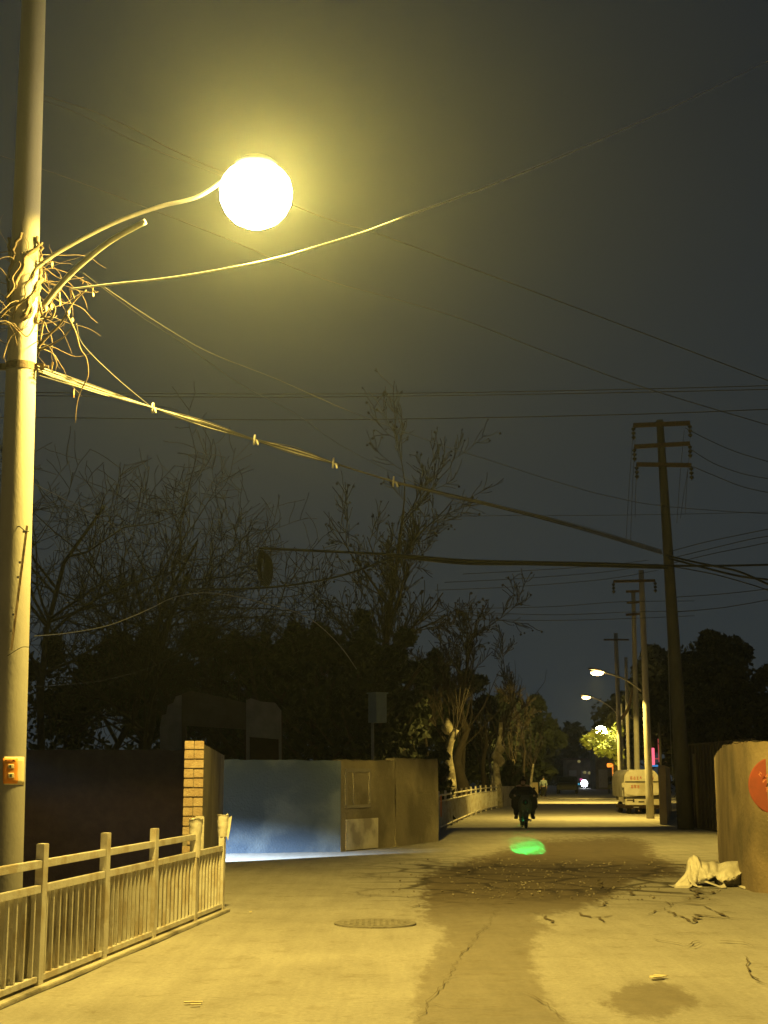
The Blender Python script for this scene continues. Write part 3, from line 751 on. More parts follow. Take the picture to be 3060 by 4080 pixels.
# ================================================================ RIGHT AND FAR POLES
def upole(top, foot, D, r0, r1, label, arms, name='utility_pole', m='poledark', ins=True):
    f = T(foot[0], foot[1], D); g = T(top[0], top[1], D); f.z = -.05
    t = thing(name, f, label, 'utility pole', 'roadside poles')
    n = 10; MB().tube([f.lerp(g, i/n) for i in range(n+1)], [r0 + (r1-r0)*i/n for i in range(n+1)], 20).build('shaft', M[m], t, smooth=True)
    for (xa, ya, xb, yb, w) in arms:
        a, b = T(xa, ya, D-.12), T(xb, yb, D-.12)
        ar = MB().bar(a, b, .09, w).build('crossarm', M['rust'], t)
        if ins:
            for p in (a, b):
                ib = MB()
                for q in range(3): ib.lathe(p + Vector((0,0,-.12 - .14*q)), [(.02,.06),(.075,.02),(.06,-.03),(.02,-.06)], 8)
                ib.tube([p, p + Vector((0,0,-.5))], .015, 5)
                ib.build('insulator', M['dark'], ar)
    return t
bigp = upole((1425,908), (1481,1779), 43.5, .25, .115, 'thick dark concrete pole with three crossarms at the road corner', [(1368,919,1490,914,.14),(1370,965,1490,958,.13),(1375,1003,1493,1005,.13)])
for k, (xa, ya, xb, yb) in enumerate(((1368,930,1352,1170),(1372,950,1362,1170),(1376,1010,1372,1120),(1478,930,1462,1130),(1486,1015,1470,1120),(1490,972,1480,1110))):
    cable([(xa,ya),((xa+xb)/2-1,(ya+yb)/2),(xb,yb)], 43.3, 46, 1.0, ['outer left','inner left','short left','outer right','short right','inner right'][k] + ' wire hanging down steeply from the crossarms of the big pole')
cable([(1443,1400),(1446,1500),(1450,1620),(1455,1690)], 43.1, 43.1, 1.8, 'pale cable running down the left side of the big pole', 'cablegrey')
lp2 = upole((1385,1232), (1405,1766), 54, .155, .10, 'concrete pole in front of the white van with a lit lamp', [(1325,1256,1415,1254,.10)], m='pole')
upole((1368,1278), (1378,1740), 62, .14, .09, 'tall dark pole just left of the front lamp pole', [(1352,1278,1384,1277,.1),(1354,1302,1390,1300,.1),(1352,1328,1384,1326,.1)], ins=False, m='pole')
lp3 = upole((1330,1368), (1343,1731), 84, .17, .12, 'far lamp pole with a conduit box, left of the white van', [(1304,1382,1358,1382,.1)], ins=False, m='pole')
upole((1352,1420), (1359,1712), 92, .12, .10, 'slim pale pole behind the white van lit pink by the neon', [], ins=False, m='pole')
upole((1424,1560), (1430,1722), 66, .06, .06, 'thin post beside the pink neon sign', [], ins=False, name='metal_post')

def cobra(poleroot, armpts, D, head, power, aim, angle, boost=150):
    MB().tube(smoothpath([T(x, y, D) for x, y in armpts], 6), .035, 8).build('lamp_arm', M['steel'], poleroot, smooth=True)
    c = T(head[0], head[1], D); d = (T(armpts[-1][0], armpts[-1][1], D) - T(armpts[-2][0], armpts[-2][1], D)).normalized()
    h = MB(); rot = d.to_track_quat('X', 'Z').to_matrix()
    b0 = len(h.v)
    prof = [(-.42,.05),(-.30,.13),(-.05,.17),(.2,.15),(.36,.08)]
    for x, r in prof:
        for k in range(12):
            a = 2*math.pi*k/12; h.v.append(c + rot @ Vector((x, r*math.cos(a), max(-.0, r*.6*math.sin(a)) + .03)))
    for i in range(len(prof)-1):
        for k in range(12): h.f.append((i*12+k, i*12+(k+1)%12, (i+1)*12+(k+1)%12, (i+1)*12+k))
    h.f += [tuple(range(12))[::-1], tuple(range(48, 60))]
    hd = h.build('lamp_head', M['steel'], poleroot, smooth=True)
    MB().lathe(c + Vector((0,0,-.02)), [(.04,-.13),(.17,-.11),(.25,-.04),(.26,.0)], 16).build('lit_lens', bowl2, hd, smooth=True)
    spot('lamp_light', c + Vector((0,0,-.18)), aim, power, SODIUM, angle, .06, .10, hd)
bowl2 = emit('lit_lamp_lens', (1.0,.62,.20), 26)
c2 = T(1290, 1450, 54)
cobra(lp2, [(1386,1494),(1368,1478),(1345,1465),(1318,1456),(1300,1452)], 54, (1290,1451), 4500, (c2.x - 1.0, 55.4, 0), R(146))
c3 = T(1266, 1505, 84)
cobra(lp3, [(1338,1550),(1325,1533),(1305,1518),(1285,1508),(1275,1506)], 84, (1266,1505), 6500, (c3.x - 1, 88.5, 0), R(126))
MB().tube(smoothpath([T(1342,1552,84), T(1355,1535,83), T(1362,1510,82), T(1366,1485,81)], 5), .09, 8).build('conduit_box', M['rust'], lp3, smooth=True)
lp4 = upole((1340,1520), (1346,1725), 95, .16, .12, 'farthest lamp pole, its lamp glowing through yellow leaves', [], ins=False, m='pole')
cobra(lp4, [(1341,1600),(1330,1586),(1318,1578),(1308,1576)], 95, (1298,1577), 4500, (T(1298,1577,95).x - 1, 110, 0), R(120))
MB().lathe(T(1298,1580,94.2), [(.1,-.40),(.3,-.3),(.42,-.02),(.3,.25),(.1,.36)], 14).build('bright_globe', emit('far_lamp_glow', (1.0,.8,.4), 110), lp4, smooth=True)

# ================================================================ TREES
def leafmesh(mb, blobs, n, size, rnd):
    for _ in range(n):
        c, r = rnd.choice(blobs)
        d = Vector((rnd.gauss(0,1), rnd.gauss(0,1), rnd.gauss(0,1))).normalized() * (rnd.random() ** .4)
        p = Vector((c[0] + d.x*r[0], c[1] + d.y*r[1], c[2] + d.z*r[2]))
        s = size * rnd.uniform(.5, 1.3)
        u = Vector((rnd.uniform(-1,1), rnd.uniform(-1,1), rnd.uniform(-1,1))).normalized(); w = u.cross(Vector((rnd.uniform(-1,1), rnd.uniform(-1,1), rnd.uniform(-1,1)))).normalized()
        mb.quad(p - u*s, p - w*s*.5, p + u*s, p + w*s*.5)
def evergreen(loc, W, H, seed, label, m='leafd', n=7000, size=.22, low=.15, group='evergreen trees', trunk_h=None):
    rn = random.Random(seed); loc = Vector(loc)
    t = thing('evergreen_tree', loc, label, 'tree', group)
    blobs = []
    for k in range(16):
        a = rn.uniform(0, 6.28); rr_ = rn.uniform(0, .62) * W; z = H * rn.uniform(low + .12, .86); sh = 1 - .5 * (z/H) ** 2
        r = W * rn.uniform(.25, .42)
        blobs.append(((loc.x + math.cos(a)*rr_*sh, loc.y + math.sin(a)*rr_*sh*.8, loc.z + z), (r, r*.9, min(r*.8, H - z + .2))))
    for k in range(14):
        a = rn.uniform(0, 6.28); z = H * rn.uniform(.5, .98)
        r = W * rn.uniform(.10, .18); sh = math.sqrt(max(.05, 1 - (z/H) ** 2))
        blobs.append(((loc.x + math.cos(a)*W*.8*sh, loc.y + math.sin(a)*W*.6*sh, loc.z + z), (r, r, r)))
    mb = MB(); leafmesh(mb, blobs, n, size, rn); mb.build('crown', M[m], t)
    tb = MB()
    tb.tube([loc + Vector((0,0,-.3)), loc + Vector((.1,0,H*.3)), loc + Vector((0,.1,H*.75))], [.24,.17,.05], 8)
    for k in range(8):
        a = rn.uniform(0, 6.28); z = H*rn.uniform(.2,.6); tb.tube([loc + Vector((0,0,z)), loc + Vector((math.cos(a)*W*.35, math.sin(a)*W*.35, z+H*.12)), loc + Vector((math.cos(a)*W*.65, math.sin(a)*W*.65, z+H*.22))], [.08,.05,.02], 5)
    tb.build('trunk', M['bark'], t, smooth=True); return t
def bare(loc, H, spread, seed, label, upright=.6, n1=9, m='bark', r0=.17, name='bare_tree', start=.25, levels=3, group='bare winter trees', leaves=0, multi=1, twigr=.012):
    rn = random.Random(seed); loc = Vector(loc); t = thing(name, loc, label, 'tree', group)
    tr = MB(); cr = MB(); tips = []
    def limb(p, d, L, r, lev, target):
        n = 5; pts = [p]; d = d.normalized(); dirs = []
        for i in range(n):
            d = (d + Vector((rn.gauss(0,.17), rn.gauss(0,.17), rn.gauss(0,.12) + upright*.11))).normalized()
            pts.append(pts[-1] + d*L/n); dirs.append(d)
        target.tube(pts, [max(twigr, r*(1 - .7*i/n)) for i in range(n+1)], 6 if lev < 2 else 3, cap=False)
        if lev >= levels: tips.append(pts[-1]); return
        k = (n1 if lev == 0 else 8 if lev == 1 else 7)
        for j in range(k):
            f = rn.uniform(start if lev == 0 else .15, 1.0); i = min(n-1, int(f*n)); q = pts[i].lerp(pts[i+1], f*n - i)
            a = rn.uniform(0, 6.28); ref = dirs[i].cross(Vector((math.cos(a), math.sin(a), .1))).normalized()
            nd = (dirs[i] * upright + ref * (1 - upright*.55)).normalized()
            limb(q, nd, L * rn.uniform(.38,.62) * (spread if lev == 0 else .85), r * (1-.7*f) * .6, lev + 1, cr if lev >= 1 else tr)
    for q in range(multi):
        d0 = Vector((rn.uniform(-.25,.25)*(multi > 1), rn.uniform(-.2,.2)*(multi > 1), 1))
        limb(loc + Vector((rn.uniform(-.2,.2)*(multi>1), 0, -.3)), d0, H * rn.uniform(.85,1.0), r0, 0, tr)
    tr.build('trunk', M[m], t, smooth=True)
    c = cr.build('crown', M['twig'], t)
    if leaves:
        lb = MB()
        for _ in range(leaves):
            p = rn.choice(tips) + Vector((rn.gauss(0,.04), rn.gauss(0,.04), rn.gauss(0,.04))); s = rn.uniform(.03,.07)
            lb.quad(p, p + Vector((s,0,-s)), p + Vector((0,.01,-2*s)), p + Vector((-s,0,-s)))
        lb.build('dead_leaves', M['twig'], t)
    return t
def gx(x, D): return T(x, 1672, D).x
# left cluster of bare trees, D 40..55
LT = [(120,46,12.2,.9,11,'bare tree nearest the left pole'),(205,50,12.6,.85,12,'bare tree second from the left pole, thin trunk showing above the dark wall'),
      (300,47,9.4,1.0,13,'spreading bare tree above the dark brick wall'),(395,50,10.6,1.05,14,'wide bare tree over the ruined house'),
      (470,52,11.0,1.05,15,'densely twigged bare tree left of the hanging coil'),(560,49,8.6,.95,16,'low bare tree below the hanging coil')]
for x, D, H, s, sd, lb in LT:
    bare((gx(x, D), D, 0), H, s, sd, lb, upright=.45, n1=12, start=.18, r0=.16)
bare((gx(762,58), 58, 0), 14.0, .6, 31, 'tallest upright bare tree in the middle of the sky line', upright=.8, n1=15, start=.3, r0=.2, leaves=500, twigr=.016)
bare((gx(712,60), 60, 0), 9.2, .6, 38, 'slim upright bare tree left of the tallest one', upright=.8, n1=9, start=.4, r0=.13, leaves=160, twigr=.016)
bare((gx(835,60), 60, 0), 11.2, .5, 32, 'thin pole like bare tree right of the tallest one', upright=.85, n1=9, start=.4, r0=.13, leaves=150, twigr=.016)
bare((gx(880,62), 62, 0), 9.8, .55, 33, 'leaning bare tree with clinging dead leaves', upright=.8, n1=12, start=.35, r0=.15, leaves=350, twigr=.016)
bare((gx(940,64), 64, 0), 8.2, .5, 39, 'slender bare tree left of the forked one', upright=.85, n1=8, start=.4, r0=.11, leaves=80, twigr=.016)
bare((gx(990,66), 66, 0), 9.4, .55, 34, 'forked bare tree nearest the open sky', upright=.75, n1=11, start=.4, r0=.15, leaves=200, twigr=.018)
bare((gx(1060,80), 80, 0), 9.0, .5, 35, 'small bare tree above the white railing', upright=.8, n1=8, start=.3, r0=.12, leaves=120, twigr=.02)
bare((gx(1125,95), 95, 0), 9.2, .5, 36, 'bare tree farthest along the left side of the road', upright=.8, n1=8, start=.3, r0=.12, leaves=100, twigr=.024)
# evergreens behind the left walls
EV = [(150,56,4.0,7.2,'dark evergreen behind the brick wall, nearest the left pole'),(300,58,4.2,7.4,'dark evergreen behind the ruined house, left one'),(450,57,4.0,7.6,'dark evergreen directly behind the ruined house'),
      (590,52,3.1,6.6,'dark evergreen between the ruined house and the cabinet'),(680,50,2.9,6.9,'round topped evergreen left of the grey cabinet'),(770,50,2.8,7.6,'tallest evergreen behind the grey cabinet'),
      (845,54,2.5,7.2,'evergreen right of the grey cabinet'),(915,68,2.8,7.6,'evergreen behind the pruned plane trees'),(1005,84,3.2,7.6,'evergreen behind the white railing'),
      (1085,104,3.4,7.6,'evergreen beyond the white railing'),(1135,110,4.0,7.6,'evergreen at the far left bend of the road'),(1122,150,5.5,8.2,'distant evergreen left of the road'),(1215,215,8,8.5,'most distant evergreen closing the view')]
for i, (x, D, W, H, lb) in enumerate(EV):
    evergreen((gx(x, D), D, 0), W, H, 50 + i, lb, n=6500 if D < 70 else 3500, size=.17*max(1, D/55), low=.0)
# right evergreens
RV = [(1440,105,6.0,10.6,'broad bushy tree behind the lamp poles'),(1395,128,6.4,9.0,'bushy tree farther back behind the lamp poles'),(1535,72,3.9,9.1,'tallest round bushy tree right of the big pole'),
      (1590,74,3.4,8.3,'bushy tree on the right shoulder of the tallest one'),(1640,66,3.6,6.7,'bushy tree at the right edge'),(1490,68,3.4,6.8,'bushy tree right behind the big pole'),(1345,165,6,8.0,'distant bushy tree over the far lamp')]
for i, (x, D, W, H, lb) in enumerate(RV):
    evergreen((gx(x, D), D, 0), W, H, 80 + i, lb, m='leafr', n=9000, size=.19*max(1, D/75), low=.42 if D > 90 else .0)
# lit foliage around the far lamp
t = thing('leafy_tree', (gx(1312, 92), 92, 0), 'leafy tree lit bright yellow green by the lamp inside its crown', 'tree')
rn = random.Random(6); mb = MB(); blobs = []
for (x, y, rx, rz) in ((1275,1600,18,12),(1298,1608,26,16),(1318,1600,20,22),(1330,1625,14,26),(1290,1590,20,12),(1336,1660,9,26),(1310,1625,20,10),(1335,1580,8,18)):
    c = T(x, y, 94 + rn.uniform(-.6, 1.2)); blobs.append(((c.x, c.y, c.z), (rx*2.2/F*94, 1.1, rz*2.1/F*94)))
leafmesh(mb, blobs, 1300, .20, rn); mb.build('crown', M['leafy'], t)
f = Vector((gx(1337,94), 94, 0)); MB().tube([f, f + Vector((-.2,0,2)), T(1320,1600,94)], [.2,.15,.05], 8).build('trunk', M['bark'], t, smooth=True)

# pruned plane trees behind the white railing
def plane_tree(pts, D, rad, seed, label, knobs=(), mt='barkpale'):
    p = [T(x, y, D) for x, y in pts]; p[0].z = -.1
    t = thing('plane_tree', p[0], label, 'tree', 'pruned plane trees')
    path = smoothpath(p, 5); n = len(path)
    tb = MB().tube(path, [rad[0] + (rad[1]-rad[0])*i/n + .02*noise.noise(Vector((i*.8, seed, 0))) for i in range(n)], 14)
    for (x, y, r) in knobs:
        c = T(x, y, D-.05); tb.lathe(c, [(r*.3,-r*1.3),(r,-r*.5),(r*1.05,.0),(r*.7,r*.7),(r*.2,r*1.4)], 12)
    tb.build('trunk', M[mt], t, smooth=True)
    rn = random.Random(seed); cr = MB()
    for k in range(15):
        s = path[rn.randrange(int(n*.6), n)]; d = Vector((rn.gauss(0,.45), rn.gauss(0,.3), 1)).normalized(); L = rn.uniform(1.2, 3.6); q = [s]
        for i in range(5):
            d = (d + Vector((rn.gauss(0,.1), rn.gauss(0,.1), .05))).normalized(); q.append(q[-1] + d*L/5)
            if i > 1: cr.tube([q[-1], q[-1] + Vector((rn.gauss(0,.25), rn.gauss(0,.2), rn.uniform(.2,.7)))], [.012,.006], 3, cap=False)
        cr.tube(q, [.035,.03,.025,.02,.015,.01], 4, cap=False)
    cr.build('crown', M['twig'], t); return t
plane_tree([(978,1735),(976,1700),(972,1660),(968,1630),(974,1600),(985,1575)], 57, (.22,.13), 1, 'pale barked pruned tree nearest the left end of the railing', [(966,1570,.24),(972,1690,.22)])
plane_tree([(1003,1735),(1000,1700),(990,1665),(988,1635),(1000,1600),(1012,1572)], 64, (.32,.11), 2, 'stout grey pruned tree leaning right behind the railing', [(1002,1566,.2)], 'bark')
plane_tree([(1046,1722),(1045,1690),(1043,1650),(1050,1610),(1050,1575)], 72, (.14,.08), 3, 'thin dark pruned tree in the middle of the row', [], 'bark')
plane_tree([(1068,1722),(1062,1680),(1057,1640),(1053,1600)], 73, (.08,.06), 5, 'straight bare stem leaning left beside the knobbly tree')
plane_tree([(1078,1722),(1074,1690),(1072,1660),(1074,1625),(1080,1595),(1082,1560)], 71, (.22,.10), 4, 'pale knobbly pruned tree with a swollen head', [(1080,1643,.24),(1081,1618,.21),(1070,1632,.2)])
plane_tree([(1145,1715),(1148,1680),(1152,1650)], 96, (.11,.06), 6, 'slim pale trunk just left of the walking person')
plane_tree([(1105,1718),(1106,1680),(1108,1640)], 86, (.2,.12), 7, 'dark trunk behind the rider', [], 'bark')
# low railing growth
for i, (x, D, lb) in enumerate(((1100,80,'leafy shrub behind the rider'),(935,47,'dark shrub at the end of the plastered wall'))):
    evergreen((gx(x, D), D, 0), 1.1, 2.6, 120+i, lb, n=1400, size=.12, low=0, group='roadside shrubs')

# ================================================================ RUINED HOUSE, CABINET
ru = thing('ruined_house', P(880, 3100, 41), 'roofless ruined house with a pale broken gable behind the brick pier', 'ruin')
ru.location.z = 0
def rp(px, py, D=41): return P(px, py, D)
o = [rp(640,3120),(rp(636,2900)),rp(645,2850),rp(662,2845),rp(668,2810),rp(690,2800),rp(700,2775),rp(722,2768),rp(722,3120)]
MB().prism(o, (0,.25,0)).build('gable', M['ruin'], ru)
o = [rp(724,3120,41.1),rp(724,2765,41.1),rp(760,2752,41.1),rp(850,2770,41.1),rp(975,2800,41.1),rp(975,2905,41.1),rp(740,2890,41.1),rp(740,3120,41.1)]
MB().prism(o, (0,.25,0)).build('wall', M['ruin2'], ru)
o = [rp(980,3120),rp(980,2790),rp(1000,2782),rp(1040,2795),rp(1095,2800),rp(1118,2830),rp(1120,3120),rp(1112,3120),rp(1110,2945),rp(992,2935),rp(990,3120)]
MB().prism(o, (0,.3,0)).build('doorway', M['ruin'], ru)
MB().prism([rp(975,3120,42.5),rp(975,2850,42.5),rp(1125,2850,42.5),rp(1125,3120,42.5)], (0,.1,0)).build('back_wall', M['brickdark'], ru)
cb_ = thing('cabinet_on_post', P(1500, 3100, 44), 'grey metal cabinet on a thin post above the plastered wall', 'cabinet'); cb_.location.z = 0
cc = P(1504, 2822, 44); rz = Matrix.Rotation(R(38), 3, 'Z')
MB().box(cc, (.42,.42,.90), rz).build('box', M['boxgrey'], cb_, bevel=.01)
MB().box(cc + Vector((0,0,.47)), (.48,.48,.04), rz).build('roof_plate', M['boxgrey'], cb_)
f = P(1488, 3060, 44.3); MB().tube([Vector((f.x, f.y, 0)), Vector((P(1484,2880,44.3).x, f.y, cc.z - .40))], .05, 10).build('post', M['steel'], cb_, smooth=True)

# ================================================================ WHITE RAILING AND BARRIER
RL = smoothpath([G(1748,3313), G(1777,3299), G(1853,3262), G(1917,3237), G(1997,3216)], 10)
wr = thing('white_railing', RL[0], 'white metal railing curving along the far side of the road', 'fence')
for k, (z, w) in enumerate(((1.03,.06),(.86,.05),(.10,.06))):
    MB().tube([p + Vector((0,0,z)) for p in RL], w*.55, 6).build('rail', M['fence'], wr, smooth=True)
tot = [0]
for i in range(1, len(RL)): tot.append(tot[-1] + (RL[i]-RL[i-1]).length)
def along(s):
    for i in range(1, len(RL)):
        if tot[i] >= s: return RL[i-1].lerp(RL[i], (s - tot[i-1])/(tot[i]-tot[i-1]))
    return RL[-1]
s = 0
while s < tot[-1]:
    p = along(s); MB().box(p + Vector((0,0,.48)), (.04,.04,.78)).build('baluster', M['fence'], wr); s += .46
for k in range(13):
    p = along(tot[-1]*k/12); MB().box(p + Vector((0,0,.58)), (.07,.07,1.16)).build('post', M['fence'], wr)
p = along(.5); MB().box(p + Vector((.03,-.06,.72)), (.05,.02,.62)).build('pink_ribbon', mat('pink_ribbon', (.75,.30,.18), .7), wr)
wallstrip('road_barrier', M['cementlow'], [G(1999,3216), G(2060,3203), G(2100,3186)], lambda t: 1.05 - .15*t, .2, 'pale rounded road barrier at the end of the white railing', .01, 3)
k0 = G(2131, 3181)
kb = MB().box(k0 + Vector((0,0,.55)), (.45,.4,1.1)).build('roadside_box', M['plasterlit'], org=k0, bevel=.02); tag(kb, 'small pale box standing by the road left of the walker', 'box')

# ================================================================ RIGHT SIDE WALLS, GATE
g0 = Vector((gx(1490,45), 45.2, 0)); g1 = Vector((gx(1580,40), 39.5, 0))
gate = thing('dark_gate', g0, 'dark unlit gate wall between the big pole and the lit wall', 'gate')
dg = (g1 - g0).normalized(); rg_ = Matrix((dg, Vector((-dg.y, dg.x, 0)), Vector((0,0,1)))).transposed(); Lg = (g1-g0).length + 2
MB().box(g0 + dg*Lg/2 + Vector((0,0,1.3)), (Lg, .1, 2.6), rg_).build('panel', M['gatemetal'], gate)
rb_ = MB()
for k in range(18): rb_.box(g0 + dg*(Lg*(k+.5)/18) + Vector((0,0,1.3)) - Vector((-dg.y, dg.x, 0))*.07, (.04,.05,2.5), rg_)
rb_.build('ribs', M['gatemetal'], gate)
a = T(1499, 1628, 43.8); b = T(1510, 1768, 43.8); b.z = -.02
tag(MB().tube([b, a], [.06,.055], 10).build('fence_post', M['plaster'], org=b, smooth=True), 'dull thin post leaning beside the big pole', 'post')
w0 = Vector((gx(1466,44.2), 47.5, 0)); w1 = G(2655, 3234)
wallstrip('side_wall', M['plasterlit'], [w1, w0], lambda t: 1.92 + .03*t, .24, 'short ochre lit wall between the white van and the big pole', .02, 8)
bo = G(2650, 3262)
tag(MB().lathe(bo, [(.07,0),(.07,1.15),(.05,1.22)], 12).build('black_bollard', M['dark'], org=bo, smooth=True), 'black bollard between the van and the ochre wall', 'bollard')

# near right wall: comes toward us, then turns right in a rounded corner
q0 = G(2908, 3425); q1 = G(2935, 3470); q2 = G(2985, 3518); q3 = G(3040, 3545); q4 = G(3110, 3556); q5 = G(3400, 3562)
wp = smoothpath([q5, q4, q3, q2, q1, q0], 6)
M['roughwall'] = mat('stained_rough_plaster', (.145,.11,.066), .95, (.21,.16,.095), 1.3, .6, 16, col3=(.10,.08,.05), scale3=.8)
nwl = wallstrip('rough_wall', M['roughwall'], wp[::-1], lambda t: 1.98 + .14*min(1, t*2.2), -.22, 'rough yellow plastered wall at the right edge with a round red sign', .045, 2)
sg = thing('round_sign', P(3100, 3130, 20.25), 'round red sign hanging on the yellow wall at the right edge', 'sign')
sc_ = Vector(sg.location); axr = Matrix.Rotation(R(90), 3, 'X') @ Matrix.Rotation(R(-8), 3, 'Y')
MB().lathe(sc_, [(.40,-.02),(.415,-.012),(.415,.012),(.40,.02)], 56, axr).build('plate', M['red'], sg)
st = MB(); rn = random.Random(12)
for row in range(3):
    for k in range(5):
        c = sc_ + Vector((-.26 + .085*k + row*.03, -.085, .17 - .11*row - .02*k))
        for q in range(3):
            an = rn.choice((0, 90, 45, -50)); st.box(c + Vector((rn.uniform(-.025,.025), 0, rn.uniform(-.025,.025))), (.045,.004,.007), Matrix.Rotation(R(an), 3, 'Y'))
st.build('faded_lettering', mat('faded_white_lettering', (.62,.22,.12), .8), sg)

# ================================================================ MANHOLE, TARPAULIN, LITTER
mc = G(1495, 3683)
mh = thing('manhole_cover', mc, 'round iron manhole cover set in the dry road', 'manhole cover')
MB().lathe(mc, [(.46,.0),(.46,.020),(.40,.020)], 40).build('frame', M['iron'], mh)
cv = MB().lathe(mc, [(.385,.0),(.385,.023)], 40)
for i in range(-5, 6):
    for j in range(-5, 6):
        if math.hypot(i, j) < 5.2: cv.box(mc + Vector((i*.066, j*.066, .025)), (.035,.035,.007))
cv.build('cover', M['iron'], mh)

# crumpled white sheeting over a pile
tp = thing('white_tarpaulin', G(2850, 3540), 'crumpled white plastic sheet heaped on the road against the yellow wall', 'tarpaulin')
TD = G(2850, 3535).y
def tpt(px, py, dd): return P(px, py, TD + dd)
# outline rows: ridge line (top) and hem line (bottom), each with own depth
ridge = [(2676,3545,0),(2712,3502,.02),(2735,3470,.10),(2742,3428,.18),(2752,3412,.20),(2772,3412,.2),(2795,3430,.22),(2830,3436,.30),(2868,3441,.34),(2900,3432,.36),(2940,3434,.36),(2972,3441,.34),(2988,3434,.3),(3005,3450,.25)]
mid =   [(2685,3547,-.1),(2730,3520,-.1),(2745,3495,-.06),(2760,3475,0),(2775,3462,.02),(2790,3455,0),(2815,3478,-.03),(2845,3480,-.05),(2868,3474,0),(2895,3482,-.08),(2930,3488,-.05),(2965,3470,.05),(2985,3455,.12),(3002,3460,.15)]
hem =   [(2690,3548,-.14),(2730,3544,-.18),(2760,3530,-.12),(2775,3518,-.05),(2790,3510,-.02),(2812,3500,-.08),(2825,3503,-.1),(2850,3492,-.02),(2866,3510,-.08),(2890,3512,-.16),(2920,3508,-.10),(2950,3490,.0),(2985,3465,.1),(3004,3468,.12)]
cols = []
K = 5
def interp(line, k=K):
    return smoothpath([tpt(*p) for p in line], k)
L1, L2, L3 = interp(ridge), interp(mid), interp(hem)
backz = [Vector((p.x, p.y + .22, max(0.0, p.z - .28))) for p in L1]
mb = MB(); n = len(L1); rows = 16
for i in range(n):
    ctrl = [backz[i], L1[i], L2[i], L3[i]]
    path = smoothpath(ctrl, 5)
    for j in range(len(path)):
        p = path[j]; k = noise.noise(Vector((i*.34, j*.6, 2)))*.045 + abs(noise.noise(Vector((i*.22 + j*.38, j*.07, 8))))*.12 - .03
        mb.v.append(p + Vector((0, -k, k*.55)))
rw_ = len(path)
for q in mb.v: q.z = max(q.z, .012)
for i in range(n-1):
    for j in range(rw_-1): mb.f.append((i*rw_+j, (i+1)*rw_+j, (i+1)*rw_+j+1, i*rw_+j+1))
o = mb.build('sheet', M['tarp'], tp, smooth=True); sd = o.modifiers.new('s', 'SOLIDIFY'); sd.thickness = .006
def flap(pts, thick=.01):
    mbf = MB(); q = [tpt(*p) for p in pts]; mbf.prism(q, (0, thick, 0)); o = mbf.build('loose_fold', M['tarp'], tp)
flap([(2668,3548,-.25),(2690,3535,-.18),(2725,3528,-.14),(2748,3528,-.12),(2762,3520,-.16),(2755,3532,-.2),(2732,3546,-.24),(2705,3551,-.28),(2680,3552,-.28)])
flap([(2738,3500,-.06),(2745,3492,-.08),(2780,3530,-.18),(2800,3530,-.22),(2788,3536,-.24),(2764,3530,-.2)])
flap([(2805,3514,-.22),(2815,3510,-.2),(2870,3530,-.24),(2884,3522,-.2),(2868,3498,-.1),(2895,3535,-.26),(2875,3538,-.28),(2840,3526,-.26)])
flap([(2940,3530,-.3),(2955,3528,-.28),(2985,3536,-.3),(2996,3534,-.28),(2990,3540,-.32),(2965,3541,-.33)])
# what lies under it
c = tpt(2930, 3530, .25); c.z = .11
MB().box(c + Vector((.02,.02,0)), (.60,.30,.20)).build('covered_crate', M['cementlow'], tp, bevel=.02)
c = P(3016, 3525, TD+.1); c.z = .13
tag(MB().box(c, (.10,.3,.26)).box(c + Vector((-.06,-.05,-.10)), (.14,.2,.03)).build('black_box', M['dark'], org=c, bevel=.008), 'black open box between the white sheet and the wall', 'box')
rn = random.Random(44)
for k, (px, py, lb) in enumerate(((2640,3898,'scrap of torn pale paper on the road, in front of the dry slab by the damp patch'),(1000,3640,'tiny pale pebble near the manhole cover'),(775,4010,'flattened pale scrap of paper at the bottom left'))):
    c = G(px, py); mb = MB(); w = (.09,.02,.06)[k]
    for q in range(3): mb.box(c + Vector((rn.uniform(-w,w), rn.uniform(-w,w), .022)), (w*1.2,w*.5,.008), Matrix.Rotation(rn.uniform(0,3),3,'Z'))
    tag(mb.build('litter', M['paper'], org=c), lb, 'litter')

# ================================================================ PEOPLE
def skinned(name, chains, m, parent, sub=2):
    """chains: list of [(pos, radius), ...]; a chain starting at an existing position joins there"""
    vs = []; es = []; rs = []
    def idx(p, r):
        for i, q in enumerate(vs):
            if (q - p).length < 1e-4: return i
        vs.append(p); rs.append(r); return len(vs) - 1
    for ch in chains:
        prev = None
        for p, r in ch:
            i = idx(Vector(p), r)
            if prev is not None and prev != i: es.append((prev, i))
            prev = i
    o0 = root_loc(parent)
    me = bpy.data.meshes.new(name); me.from_pydata([tuple(v - o0) for v in vs], es, [])
    o = bpy.data.objects.new(name, me); COL.objects.link(o)
    sm = o.modifiers.new('skin', 'SKIN'); sm.use_smooth_shade = True
    for i, r in enumerate(rs): me.skin_vertices[0].data[i].radius = (r, r)
    me.skin_vertices[0].data[0].use_root = True
    ss = o.modifiers.new('sub', 'SUBSURF'); ss.levels = sub; ss.render_levels = sub
    dg_ = bpy.context.evaluated_depsgraph_get(); dg_.update()
    m2 = bpy.data.meshes.new_from_object(o.evaluated_get(dg_)); bpy.data.objects.remove(o)
    m2.materials.clear(); m2.materials.append(m)
    o2 = bpy.data.objects.new(name, m2); COL.objects.link(o2); o2.parent = parent
    return o2
